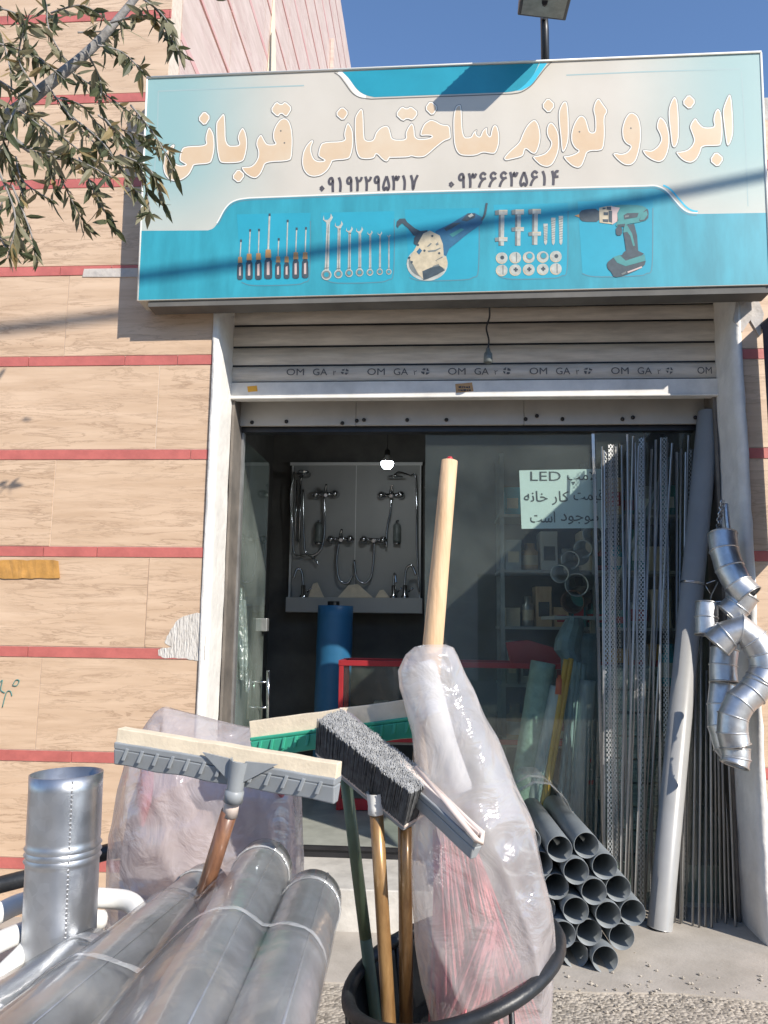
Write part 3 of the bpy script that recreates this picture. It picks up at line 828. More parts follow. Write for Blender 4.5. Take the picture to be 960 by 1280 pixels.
for body, xa_, ya_, xb_, yb_ in (('09192295317', 397, 231.5, 523, 228), ('09366635614', 558, 226.5, 700, 222.5)):
    ph = SignPrint('phone_number', [M['phone']], 5)
    pt_ = (xb_ - xa_) / 11
    for i, ch in enumerate(body):
        x0_, y0_ = xa_ + pt_ * i, ya_ + (yb_ - ya_) * i / 10 - 9
        for j, stq in enumerate(DG[ch]):
            ph.line(curve2([(x0_ + pt_ * (.06 + .84 * x) + (1 - y) * 1.2, y0_ + 18 * y) for x, y in stq], 4) if ch not in '0' else [(x0_ + pt_ * (.06 + .84 * x), y0_ + 18 * y) for x, y in stq], 3.1, 0, j)
    ph.done()

# tool pictures
def Q(ox, oy, k): return lambda x, y: (ox + x / k, oy + y / k)
f = Q(285, 260, 8.727)
a = SignPrint('screwdriver_picture', [M['p_grey'], M['p_orange'], M['p_steel'], M['p_pink']], 5)
for x, tip, col_, h0, h1, w_, tx in ((133, 345, 535, 600, 785, 33, 143), (232, 232, 500, 572, 785, 40, 243), (333, 228, 495, 568, 785, 38, 340), (440, 62, 455, 545, 778, 45, 455), (547, 330, 530, 595, 775, 33, 555), (641, 130, 530, 595, 775, 33, 652), (740, 215, 485, 560, 773, 38, 750), (843, 210, 485, 558, 768, 38, 852)):
    a.line([f(x, col_), f(tx, tip)], 2.2 if w_ > 41 else 1.5, 2, 0); a.line([f(tx, tip), f(tx, tip + 28)], 2.4, 0, 1)
    a.poly([f(x - w_ * .6, col_), f(x + w_ * .6, col_), f(x + w_ * .75, h0), f(x - w_ * .75, h0)], 1, 1)
    a.poly(chaikin([f(x - w_ * .85, h0), f(x + w_ * .85, h0), f(x + w_, h1 - 60), f(x + w_ * .9, h1), f(x - w_ * .9, h1), f(x - w_, h1 - 60)]), 0, 2)
    a.poly([f(x - w_ * .35, h0 + 50), f(x + w_ * .3, h0 + 40), f(x + w_ * .3, h1 - 45), f(x - w_ * .35, h1 - 45)], 3, 3)
a.done()
f = Q(390, 260, 8.727)
a = SignPrint('spanner_picture', [M['p_steel'], M['p_steel_d'], M['sign_blue']], 5)
for xt, yt, xb, yb, w_, ro in ((178, 60, 158, 730, 24, 56), (297, 140, 288, 722, 20, 46), (412, 200, 405, 712, 17, 42), (523, 205, 520, 705, 17, 42), (635, 245, 633, 704, 13, 36), (743, 255, 740, 698, 11, 34), (840, 285, 838, 698, 8, 30)):
    k_ = w_ / 24
    a.poly([f(xt - 50 * k_, yt + 20 * k_), f(xt - 42 * k_, yt + 70 * k_), f(xt - 5 * k_, yt + 72 * k_), f(xt + 22 * k_, yt + 45 * k_), f(xt + 28 * k_, yt), f(xt + 50 * k_, yt + 45 * k_), f(xt + 20 * k_, yt + 100 * k_), f(xt + w_ * .8, yt + 120 * k_), f(xt - w_ * .9, yt + 120 * k_), f(xt - 20 * k_, yt + 100 * k_), f(xt - 58 * k_, yt + 70 * k_)], 0, 0)
    a.poly([f(xt - w_ * .75, yt + 100 * k_), f(xt + w_ * .75, yt + 100 * k_), f(xb + w_ * 1.1, yb), f(xb - w_ * .9, yb)], 0, 0)
    a.line([f(xt, yt + 120 * k_), f(xb + 3, yb - ro)], w_ * .35 / 8.7, 1, 1)
    a.line([f(xb - w_, yb - ro * 1.25), f(xb + w_ * 1.1, yb - ro * 1.35)], 1.2, 1, 1)
    a.disc(f(xb, yb), ro / 8.7, ro * 1.05 / 8.7, 0, 2); a.disc(f(xb, yb), ro * .8 / 8.7, ro * .78 / 8.7, 1, 3); a.disc(f(xb, yb), ro * .5 / 8.7, ro * .5 / 8.7, 2, 4)
a.done()
f = Q(490, 250, 7.385)
a = SignPrint('angle_grinder_picture', [M['p_grey'], M['p_cream'], M['p_blueg'], M['p_steel'], M['p_steel_d'], M['p_teal']], 5)
F_ = lambda L_: [f(x, y) for x, y in L_]
a.disc(f(325, 590), 190 / 7.4, 158 / 7.4, 3, 0, 30); a.disc(f(318, 585), 165 / 7.4, 132 / 7.4, 4, 1, 30)
a.poly(F_([(70, 175), (120, 172), (140, 205), (215, 265), (290, 300), (300, 340), (200, 330), (150, 265), (95, 215), (62, 245), (55, 260), (40, 240), (45, 200)]), 0, 1)
a.poly(F_([(205, 350), (250, 290), (330, 280), (300, 360), (220, 420), (200, 400)]), 0, 2)
a.poly(F_([(400, 290), (560, 210), (700, 125), (760, 120), (840, 165), (830, 220), (690, 320), (600, 395), (530, 450), (500, 520), (450, 500), (420, 400)]), 2, 2)
a.poly(F_([(480, 265), (560, 215), (640, 210), (560, 260), (500, 290)]), 0, 3); a.poly(F_([(640, 190), (700, 125), (770, 130), (765, 165), (690, 200)]), 0, 3)
a.poly(F_([(700, 150), (735, 125), (755, 145), (720, 165)]), 3, 4); a.poly(F_([(530, 320), (640, 262), (665, 275), (560, 345)]), 5, 3)
a.line(curve2(F_([(825, 190), (850, 150), (862, 110), (875, 30)])), 2.6, 0, 3)
a.poly(F_([(290, 310), (350, 285), (440, 330), (470, 410), (478, 515), (400, 560), (440, 590), (380, 610), (290, 735), (245, 690), (190, 590), (160, 545), (230, 420)]), 1, 3)
a.poly(F_([(330, 470), (400, 462), (445, 440), (450, 450), (400, 478), (335, 485)]), 4, 4); a.poly(F_([(225, 480), (255, 445), (278, 470), (250, 508)]), 2, 4)
a.poly(F_([(320, 435), (355, 400), (370, 405), (340, 432)]), 4, 4); a.poly(F_([(400, 410), (425, 390), (430, 415), (410, 425)]), 4, 4)
a.poly(F_([(280, 660), (360, 625), (440, 610), (490, 650), (420, 690), (330, 730), (290, 740)]), 0, 4); a.poly(F_([(410, 560), (500, 520), (515, 590), (490, 640), (440, 610)]), 1, 4)
for x, y in ((372, 335), (240, 418), (300, 470), (436, 494), (160, 535), (183, 575)): a.disc(f(x, y), 1.5, 1.5, 0, 5, 8)
a.done()
f = Q(610, 250, 8.727)
a = SignPrint('bolt_picture', [M['p_steel'], M['p_steel_d'], M['p_cream'], M['p_grey'], M['sign_blue']], 5)
for x, y0, y1, ny in ((145, 110, 500, 430), (325, 105, 500, 320), (510, 100, 490, 370)):
    a.poly([f(x - 28, y0 + 40), f(x + 34, y0 + 40), f(x + 28, y1), f(x - 30, y1)], 0, 0); a.poly([f(x - 28, y0 + 40), f(x - 6, y0 + 40), f(x - 8, y1), f(x - 30, y1)], 1, 1)
    for yy_, hh in ((y0, 55), (ny - 22, 44)):
        a.poly([f(x - 70, yy_ + 8), f(x - 25, yy_), f(x + 68, yy_), f(x + 66, yy_ + hh), f(x - 25, yy_ + hh), f(x - 66, yy_ + hh + 4)], 0, 2); a.poly([f(x - 70, yy_ + 8), f(x - 25, yy_), f(x - 25, yy_ + hh), f(x - 66, yy_ + hh + 4)], 1, 3)
        a.poly([f(x - 20, yy_ + 4), f(x + 64, yy_ + 4), f(x + 64, yy_ + 14), f(x - 20, yy_ + 14)], 2, 3)
for x, y0 in ((628, 260), (712, 195), (795, 175)):
    a.poly([f(x - 24, y0), f(x + 24, y0), f(x + 16, 470), f(x, 495), f(x - 16, 470)], 0, 0)
    for k_ in range(9): a.line([f(x - 20, y0 + 40 + k_ * (420 - y0) / 9), f(x + 20, y0 + 30 + k_ * (420 - y0) / 9)], .7, 1, 1)
for j, yc in enumerate((630, 765)):
    for i, xc in enumerate((155, 302, 450, 602, 745)):
        yq = yc - i * 4
        a.disc(f(xc - 6, yq + 6), 7.4, 7.2, 2, 0); a.disc(f(xc, yq), 6.7, 6.6, 0, 1)
        if j == 0 and i in (2, 3): a.disc(f(xc + 2, yq - 6), 4.2, 4.2, 1, 2); a.disc(f(xc + 4, yq - 8), 3.4, 3.4, 4, 3)
        elif (i + j) % 2 == 0 or (i == 2): a.disc(f(xc, yq), 2.6, 2.6, 3, 2, 8) if j == 0 else (a.line([f(xc - 24, yq), f(xc + 24, yq)], 2.2, 3, 2), a.line([f(xc, yq - 24), f(xc, yq + 24)], 2.2, 3, 3))
        else: a.line([f(xc + 8, yq - 50), f(xc + 8, yq + 50)], 1.3, 1, 2)
a.done()
f = Q(710, 240, 8.0)
a = SignPrint('cordless_drill_picture', [M['p_grey'], M['p_cream'], M['p_teal'], M['p_orange'], M['p_pink'], M['p_steel_d']], 5)
F_ = lambda L_: [f(x, y) for x, y in L_]
a.poly(F_([(65, 238), (115, 222), (118, 258)]), 3, 0); a.poly(chaikin(F_([(110, 215), (140, 180), (310, 165), (325, 300), (150, 300), (115, 270)])), 0, 1)
a.poly(F_([(310, 160), (380, 145), (440, 140), (445, 325), (315, 308)]), 1, 2); a.poly(F_([(430, 145), (520, 160), (490, 215), (500, 290), (440, 330)]), 4, 3)
for p in ([(385, 150), (430, 150), (430, 185), (385, 180)], [(355, 205), (400, 205), (400, 235), (355, 235)], [(345, 275), (400, 275), (400, 305), (350, 300)], [(405, 190), (440, 190), (440, 310), (405, 300)], [(345, 160), (375, 158), (375, 175), (345, 178)]): a.poly(F_(p), 0, 4)
a.poly(chaikin(F_([(440, 140), (560, 128), (730, 135), (790, 165), (805, 220), (790, 285), (690, 310), (600, 320), (560, 350), (470, 350), (495, 290), (490, 215), (520, 165)])), 2, 3)
a.poly(chaikin(F_([(790, 165), (806, 200), (800, 280), (700, 305), (740, 215)])), 0, 4); a.poly(F_([(735, 215), (785, 190), (795, 230), (760, 280), (715, 285)]), 2, 5)
a.poly(F_([(555, 235), (590, 215), (705, 212), (690, 255), (560, 278)]), 0, 5); a.poly(F_([(570, 240), (610, 235), (605, 252), (565, 258)]), 5, 6)
a.poly(F_([(490, 330), (570, 320), (565, 350), (500, 352)]), 0, 5); a.poly(chaikin(F_([(475, 355), (540, 350), (540, 435), (480, 440)])), 0, 4)
a.poly(F_([(585, 330), (660, 320), (690, 440), (700, 590), (760, 620), (690, 660), (520, 660), (560, 600), (580, 590), (555, 420), (550, 370)]), 0, 4)
a.poly(F_([(560, 345), (590, 335), (640, 420), (668, 540), (650, 545), (620, 440), (590, 400), (550, 410)]), 2, 5)
a.poly(chaikin(F_([(385, 710), (455, 655), (520, 630), (765, 625), (778, 720), (720, 770), (560, 840), (460, 860), (430, 800), (395, 770)])), 0, 3)
a.poly(F_([(450, 655), (515, 632), (575, 690), (765, 628), (772, 690), (575, 745), (490, 710)]), 2, 5)
a.poly(F_([(590, 800), (735, 745), (740, 760), (600, 812)]), 4, 5); a.poly(F_([(530, 820), (580, 795), (580, 815), (540, 832)]), 5, 5)
a.done()

# ------------------------------------------------------------------ flood lamp above the sign
yl = -.42
fl = thing('flood_lamp', 'black floodlight on a short post over the top edge of the sign', 'lamp', tuple(P(681, 76, -.08)))
mb = MB(); mb.tube([P(682, 110, -.06), P(681, 40, -.07), P(680, 18, -.10)], [.021, .021, .019], 12); mb.tube([P(680, 22, -.1), P(681, 2, -.42)], .014, 8)
mb.build('post', M['black'], fl)
mb = MB(); c = P(682, -8, yl); u = Vector((.115, .01, -.012)); v = Vector((0, .125, .016)); wv = Vector((.002, -.006, .032))
mb.obox(c, u, v, wv); mb.build('lamp_head', M['black'], fl, bevel=.006)
mb = MB(); mb.obox(c - wv * 1.06, u * .86, v * .84, wv * .06); mb.build('lamp_glass', M['p_steel_d'], fl)
mb = MB()
for i in range(7): mb.obox(c + wv * 1.15 + v * (-.7 + i * .23), u * .9, v * .02, wv * .35)
mb.build('cooling_fin', M['black'], fl)

# overhead cable whose shadow crosses the sign (it hangs above the frame)
def up_sun(p, t): return p - SUN * t
A_, B_ = P(-60, 415, 0), P(155, 384, 0); C_, D_ = P(176, 346, YS), P(962, 218, YS)
a0, b0 = up_sun(C_, 6.4), up_sun(D_, 5.2)
dirc = (b0 - a0)
cab = MB(); cab.tube(smooth_path([a0 - dirc * 1.6 + Vector((0, 0, .25)), a0, (a0 + b0) / 2 + Vector((0, 0, -.01)), b0, b0 + dirc * 1.6 + Vector((0, 0, .3))], 8), .026, 8)
tag(cab.build('overhead_cable', M['wire']), 'thick black overhead cable strung above the street in front of the sign', 'cable')

# ------------------------------------------------------------------ hanging socket on the shutter
hs = thing('hanging_socket', 'empty lamp socket dangling on a black wire in front of the shutter', 'lamp socket', tuple(P(610, 455, .12)))
mb = MB(); mb.tube(smooth_path([P(611, 376, .02), P(612, 395, .1), P(608, 410, .12), P(611, 425, .12), P(610, 436, .12)]), .0045, 6); mb.build('wire', M['wire'], hs)
c = P(610, 435, .12); mb = MB(); mb.lathe(c, (0, 0, -1), [(0, 0), (.010, .002), (.013, .02), (.021, .03), (.023, .075), (.017, .078), (.015, .05), (0, .05)], 14); mb.build('socket', M['p_steel_d'], hs)

# plaster scar beside the left reveal, tape strip and pen scribble on the tiles
mb = MB(); q = [(257, 766), (238, 768), (222, 775), (212, 790), (206, 803), (214, 809), (198, 812), (203, 822), (228, 823), (248, 826), (256, 824)]
mb.prism([P(a_ + 1.5 * noise.noise((a_, b_, 1)), b_ + 1.5 * noise.noise((a_, b_, 5)), -.0035) for a_, b_ in curve2(q + [q[0]], 5)[:-1]], (0, .005, 0))
mb.build('plaster_patch', M['patch'], apt)
tp = MB(); n = 14; vs = []
for i in range(n + 1):
    x = -6 + i * 79 / n
    vs += [P(x, 700 + rnd(-.6, .6) + (i == n) * 2, -.006 + rnd(-.003, 0)), P(x + (i == n) * 2, 723 + rnd(-.6, .6), -.006 + rnd(-.003, 0))]
tp.add(vs, [(2 * i, 2 * i + 1, 2 * i + 3, 2 * i + 2) for i in range(n)])
tag(tp.build('packing_tape', M['tape'], recalc=False, solid=.001), 'strip of brown packing tape stuck to the tiled wall at left', 'tape')
sc = MB()
for q in ([(-2, 856), (3, 850), (1, 862), (6, 866)], [(3, 884), (8, 866), (13, 864), (15, 870)], [(16, 856), (20, 850), (24, 851), (21, 857), (16, 857)]): sc.tube(smooth_path([P(a_, b_, -.004) for a_, b_ in q], 4), .0022, 5)
sc.build('pen_scribble', M['p_teal'], apt)
# missing strip piece: grey mortar bed
mb = MB(); mb.prism([P(a_, b_, -.0045) for a_, b_ in [(105, 336), (172, 335), (172, 346), (103, 346)]], (0, .01, 0)); mb.build('mortar_gap', M['plaster_grey'], apt)

# ------------------------------------------------------------------ shop glazing and door
YG = .45
zt_, zb_ = P(590, 538, YG).z, .215
def rect(mb, px0, px1, Y, z0, z1, th=.008, mi=0):
    a_, b_ = P(px0, 700, Y).x, P(px1, 700, Y).x
    mb.box((a_, Y, z0), (b_, Y + th, z1), mi)
fr = MB(); fr.box((JL + .012, YG - .02, zt_ - .01), (P(868, 535, YG).x, YG + .05, zt_ + .035)); fr.build('door_track', M['black'], shop)
fr = MB(); fr.box((JL + .012, YG - .012, .186), (P(540, 700, YG).x, YG + .05, .225)); fr.box((JL + .012, YG - .03, .226), (P(540, 700, YG).x, YG - .015, .245)); fr.build('door_sill', M['black'], shop)
xe = P(745, 700, YG).x
gp = MB(); gp.box((P(531, 700, YG).x, YG + .02, zb_), (xe, YG + .028, zt_ - .012))
gl_ = gp.build('glass_panel', M['glass'], shop)
mb = MB(); mb.box((xe - .004, YG + .012, .03), (xe + .012, YG + .034, zt_ - .012)); mb.build('edge_strip', M['steel'], gl_)
gp = MB(); gp.box((xe + .014, YG + .0, .03), (JR + .02, YG + .008, zt_ - .012)); gp.build('glass_panel', M['glass'], shop)
# left glazing bar and side strip
mb = MB(); xl = P(281, 700, YG).x
mb.box((JL + .014, YG - .01, .226), (JL + .045, YG + .03, zt_)); mb.box((xl, YG - .005, .226), (xl + .022, YG + .035, zt_)); mb.build('side_frame', M['alu'], shop)
# door leaf, open inwards
door = None
h0 = Vector((xl + .05, YG + .06, .235)); h1 = Vector((P(331, 700, 1.2).x, 1.20, .235)); dzv = Vector((0, 0, zt_ - .26))
mb = MB(); nrm = (h1 - h0).cross(Vector((0, 0, 1))).normalized() * .008
mb.prism([h0, h1, h1 + dzv, h0 + dzv], nrm); door = mb.build('glass_door', M['glass_door'], shop)
mb = MB()
hp = [P(326, y_, 1.12) for y_ in (842, 895)]
nn = (h1 - h0).cross(Vector((0, 0, 1))).normalized()
for s_ in (1, -1): mb.tube([hp[0] + nn * .045 * s_ + Vector((0, 0, .02)), hp[1] + nn * .045 * s_ - Vector((0, 0, .02))], .011, 10)
for q in (hp[0] - Vector((0, 0, .05)), hp[1] + Vector((0, 0, .05))): mb.tube([q - nn * .045, q + nn * .045], .007, 8)
mb.build('handle', M['steel'], door)
mb = MB(); c = P(329, 783, 1.16); mb.lathe(c - nn * .03, nn, [(0, 0), (.03, 0), (.03, .06), (0, .06)], 14); mb.box(c - Vector((.03, .03, .03)), c + Vector((.03, .03, .05))); mb.build('lock', M['alu'], door, bevel=.004)

# ------------------------------------------------------------------ inside the shop
YB = 2.32
# display board of taps
bd = thing('display_board', 'grey tap display board with a front ledge on the back wall of the shop', 'display board', tuple(P(445, 765, YB)))
def slab(mb, x0, y0, x1, y1, Y, th, mi=0):
    a_, b_ = P(x0, y1, Y), P(x1, y0, Y); mb.box((a_.x, Y - th, a_.z), (b_.x, Y, b_.z), mi)
mb = MB(); slab(mb, 364, 580, 527, 752, YB, .02); mb.build('back_panel', M['board'], bd, bevel=.003)
mb = MB()
for x in (364, 444, 525): slab(mb, x - 1, 580, x + 1.2, 752, YB - .02, .004)
slab(mb, 363, 578, 528, 582, YB - .02, .01); mb.build('panel_edging', M['white_pl'], bd)
mb = MB(); a_, b_ = P(357, 765, YB - .16), P(528, 748, YB - .16); mb.box((a_.x, YB - .17, a_.z), (b_.x, YB - .02, b_.z)); mb.build('ledge', M['board'], bd, bevel=.004)
yt = YB - .05
def TP(x, y, d=0): return P(x, y, yt - d)
def mixer(x, y, label, tilt=0, lever=True, hose=None):
    t = thing('mixer_tap', label, 'tap', tuple(TP(x, y)), 'taps mounted on the display board')
    m_ = MB(); m_.tube([TP(x - 11, y + tilt), TP(x + 11, y - tilt)], .017, 10); m_.tube([TP(x, y), TP(x, y + 1, .07)], .014, 8)
    m_.build('body', M['chrome'], t)
    for s_ in (-1, 1):
        m_ = MB(); c_ = TP(x + s_ * 12, y - s_ * tilt, 0); m_.lathe(c_ + Vector((0, .045, 0)), (0, -1, 0), [(.03, 0), (.034, .02), (.03, .07), (.012, .09), (0, .09)], 12); m_.build('wall_flange', M['chrome'], t)
    if lever:
        m_ = MB(); m_.tube([TP(x, y, .02), TP(x, y - 6, .04), TP(x + 1, y - 12, .09)], [.018, .014, .008], 8); m_.build('lever', M['chrome'], t)
    if hose:
        m_ = MB(); m_.tube(smooth_path([TP(a_, b_, .01) for a_, b_ in hose], 6), .0085, 7); m_.build('hose', M['chrome'], t)
mixer(407, 618, 'upper left chrome shower mixer beside the shower rail', .6, hose=[(405, 620), (406, 660), (402, 685), (392, 694), (382, 690), (380, 670), (379, 640), (379, 612)])
mixer(489, 619, 'upper right chrome shower mixer below the small shower head', .2, hose=[(489, 622), (488, 640), (484, 660), (483, 684)])
mixer(426, 674, 'lower left chrome basin mixer left of the middle divider', .3, hose=[(424, 678), (421, 700), (424, 724), (434, 729), (440, 720)])
mixer(467, 675, 'lower right chrome basin mixer with a looped hose', -.4, False, hose=[(468, 678), (467, 700), (464, 720), (456, 729), (446, 722), (443, 700)])
t = thing('shower_rail_set', 'double shower rail with round head on the left of the tap board', 'shower', tuple(TP(372, 678)), 'taps mounted on the display board')
mb = MB(); mb.tube([TP(376, 600), TP(374, 678)], .009, 8); mb.tube([TP(371, 600), TP(369, 676)], .007, 8); mb.build('rail', M['chrome'], t)
mb = MB(); mb.tube(smooth_path([TP(376, 601), TP(379, 592, .03), TP(380, 590, .10)]), .009, 8); mb.lathe(TP(380, 590, .10), (0, -.4, -1), [(.01, 0), (.055, .015), (.055, .025), (0, .025)], 18); mb.build('shower_head', M['steel'], t)
mb = MB(); mb.tube(smooth_path([TP(368, 590), TP(363, 620), TP(366, 660), TP(368, 692), TP(385, 694), TP(394, 700), TP(398, 706)]), .007, 7); mb.build('hose', M['chrome'], t)
for x, y, lb in ((398, 666, 'small dark soap dispenser left of the lower left mixer'), (496, 666, 'small dark soap dispenser right of the lower right mixer')):
    t = thing('soap_dispenser', lb, 'dispenser', tuple(TP(x, y)), 'dispensers on the display board')
    mb = MB(); mb.lathe(TP(x, y + 12), (0, 0, 1), [(0, 0), (.028, 0), (.03, .02), (.03, .13), (.02, .145), (0, .145)], 12); mb.build('bottle', M['p_steel_d'], t)
    mb = MB(); mb.tube([TP(x, y - 11), TP(x, y - 15), TP(x + 2, y - 15, .04)], .008, 6); mb.tube([TP(x - 4, y + 13), TP(x + 4, y + 13)], .012, 8); mb.build('pump', M['chrome'], t)
t = thing('overhead_shower', 'flat round shower head on an arm at the top right of the tap board', 'shower', tuple(TP(498, 596)), 'taps mounted on the display board')
mb = MB(); mb.lathe(TP(494, 597, .1), (0, 0, 1), [(0, 0), (.06, 0), (.06, .008), (.01, .016), (.01, .03), (0, .03)], 20); mb.build('head', M['steel'], t)
mb = MB(); mb.tube(smooth_path([TP(494, 594, .1), TP(498, 590, .08), TP(512, 594, .03), TP(520, 600), TP(521, 680), TP(524, 740)]), .006, 7); mb.build('arm', M['chrome'], t)
def ledge_tap(x, y, hx, hy, lb):
    t = thing('basin_tap', lb, 'tap', tuple(TP(x, y, .08)), 'taps standing on the ledge')
    m_ = MB(); m_.lathe(TP(x, y, .08), (0, 0, 1), [(.03, 0), (.03, .01), (.02, .02), (.018, .09), (0, .1)], 12); m_.build('body', M['chrome'], t)
    m_ = MB(); m_.tube(smooth_path([TP(x, y - 8, .08), TP(x + hx * .1, y + hy, .08), TP(x + hx * .6, y + hy - 6, .09), TP(x + hx, y + hy + 6, .1)]), .010, 8); m_.build('spout', M['chrome'], t)
    m_ = MB(); m_.tube([TP(x + 5, y - 7, .07), TP(x + 10, y - 12, .09)], .007, 6); m_.build('lever', M['chrome'], t)
ledge_tap(379, 747, -12, -30, 'tall curved basin tap at the left end of the ledge')
ledge_tap(506, 747, 14, -34, 'tall swan neck basin tap at the right end of the ledge')
ledge_tap(492, 747, 3, -24, 'short straight basin tap beside the swan neck tap')
for px_, w_, h_, lb in ((395, 10, 19, 'tan tile sample leaning on the left of the ledge'), (444, 22, 17, 'tan triangular tile sample in the middle of the ledge'), (478, 9, 10, 'small tan tile sample near the right end of the ledge')):
    mb = MB(); mb.prism([TP(px_ - w_, 747, .10), TP(px_ + w_, 747, .10), TP(px_ + w_ * .15, 747 - h_, .06), TP(px_ - w_ * .4, 747 - h_ * .9, .06)], (0, .012, 0))
    tag(mb.build('tile_sample', M['foam'], bevel=.002), lb, 'tile', 'tile samples on the ledge')
# lit bulb
lb_ = thing('light_bulb', 'lit white LED bulb hanging from the shop ceiling', 'light bulb', tuple(P(484, 586, 1.5)))
mb = MB(); c = P(484, 585, 1.5); mb.lathe(c, (0, 0, 1), [(0, -.006), (.022, -.003), (.036, .010), (.042, .030), (.042, .040)], 18); mb.build('diffuser', M['bulb_glow'], lb_)
mb = MB(); mb.lathe(c, (0, 0, 1), [(.042, .040), (.034, .06), (.018, .075), (.016, .09), (0, .09)], 18); mb.build('bulb_base', M['bulb'], lb_)
mb = MB(); mb.lathe(c, (0, 0, 1), [(.018, .088), (.02, .12), (.008, .13), (0, .13)], 12); mb.tube([c + Vector((0, 0, .12)), Vector((c.x, c.y, 2.92))], .004, 6); mb.build('cord', M['wire'], lb_)
# second, grey board on the left wall and low shelf
wb = MB(); xw = JL - .19
q = [P(289, 758, 1.5), P(334, 757, 2.1), P(336, 600, 2.1), P(333, 584, 2.1), P(325, 579, 2.05), P(289, 577, 1.5)]
wb.prism([Vector((xw, v.y, v.z)) for v in q], (.02, 0, 0)); tag(wb.build('wall_board', M['board'], bevel=.004), 'plain pale grey board with a rounded corner on the left wall of the shop', 'board')
# blue roll
br = thing('blue_roll', 'tall blue plastic sheet roll standing on the shop floor below the tap board', 'roll', (P(410, 1010, 1.80).x, 1.86, .2))
c = br.location.copy(); topz = P(412, 757, 1.86).z
mb = MB(); prof = [(.001, 0), (.125, 0)] + [(.125 + .003 * noise.noise((i * .6, 0, 2)), topz * i / 18 - .2 * i / 18) for i in range(1, 19)] + [(.118, topz - .2), (.045, topz - .2), (.04, topz - .6)]
mb.lathe(c, (.012, 0, 1), prof, 28); mb.build('rolled_sheet', M['blue'], br)
mb = MB(); mb.lathe(c + Vector((0, 0, topz - .25)), (0, 0, 1), [(.043, 0), (.043, .08), (.036, .08), (.036, 0)], 16); mb.build('core', M['black'], br)
# red framed glass counter
ct = thing('glass_counter', 'red framed glass counter in the dark middle of the shop', 'counter', (.25, 1.6, .2))
X0, X1, Y0, Y1, Z1 = P(423, 830, 1.35).x, 1.15, 1.38, 1.72, P(423, 832, 1.38).z
mb = MB()
for a_, b_ in (((X0, Y0, .2), (X0 + .03, Y0 + .03, Z1)), ((X1 - .03, Y0, .2), (X1, Y0 + .03, Z1)), ((X0, Y1 - .03, .2), (X0 + .03, Y1, Z1)), ((X0 - .003, Y0 - .003, Z1), (X1, Y0 + .03, Z1 + .035)), ((X0 - .003, Y1 - .03, Z1), (X1, Y1, Z1 + .035)), ((X0, Y0 + .03, Z1), (X0 + .03, Y1 - .03, Z1 + .035)), ((X0 + .03, Y0 - .002, .62), (X1 - .03, Y0 + .028, .65)), ((X0 + .03, Y0 - .002, .205), (X1 - .03, Y0 + .03, .27))): mb.box(a_, b_)
mb.build('frame', M['red_pl'], ct, bevel=.003)
mb = MB(); mb.box((X0 + .031, Y0 + .031, Z1 + .02), (X1 - .031, Y1 - .031, Z1 + .028)); mb.box((X0 + .031, Y0 + .012, .66), (X1 - .031, Y0 + .018, Z1 - .002)); mb.build('pane', M['glass'], ct)
mb = MB(); mb.box((X0 + .031, Y0 + .035, .6), (X1 - .031, Y1 - .04, .615)); mb.build('shelf', M['board'], ct)
for i, (dx, w_, h_, mt, lb) in enumerate(((.05, .13, .16, 'foam', 'tan carton on the counter shelf, leftmost of the three'), (.22, .09, .24, 'board', 'grey upright carton between two other cartons on the counter shelf'), (.34, .16, .12, 'foam', 'low tan carton on the counter shelf, rightmost of the three'))):
    mb = MB(); mb.box((X0 + dx, Y0 + .07, .616), (X0 + dx + w_, Y0 + .2, .616 + h_)); mb.box((X0 + dx + w_ * .44, Y0 + .068, .617), (X0 + dx + w_ * .56, Y0 + .0705, .614 + h_))
    tag(mb.build('carton', M[mt], bevel=.003), lb, 'carton', 'cartons in the counter')
# shelving on the right side of the shop
sf = thing('wall_shelf', 'dark metal shelf unit along the back right of the shop', 'shelf', (1.2, 2.15, .2))
mb = MB()
for x in (.45, 1.1, 1.72):
    for y in (1.95, 2.32): mb.box((x, y, .2), (x + .03, y + .03, 2.6))
mb.build('upright', M['alu'], sf)
shz = (.55, .95, 1.35, 1.75, 2.15)
mb = MB()
for z in shz: mb.box((.44, 1.94, z - .02), (1.76, 2.35, z))
mb.build('shelf_board', M['board'], sf)
rr = random.Random(5)
kk = 0
mats_ = [('pale_box', 'pale'), ('board', 'grey'), ('foam', 'cream'), ('red_pl', 'red'), ('p_teal', 'teal'), ('alu', 'metallic'), ('sign_cyan', 'light blue'), ('yellow', 'yellow'), ('wood', 'tan')]
M['pale_box'] = pmat('pale_box_card', (.62, .62, .60), .7, var=.1)
ords = ['first', 'second', 'third', 'fourth', 'fifth', 'sixth', 'seventh', 'eighth', 'ninth', 'tenth', 'eleventh', 'twelfth', 'thirteenth']
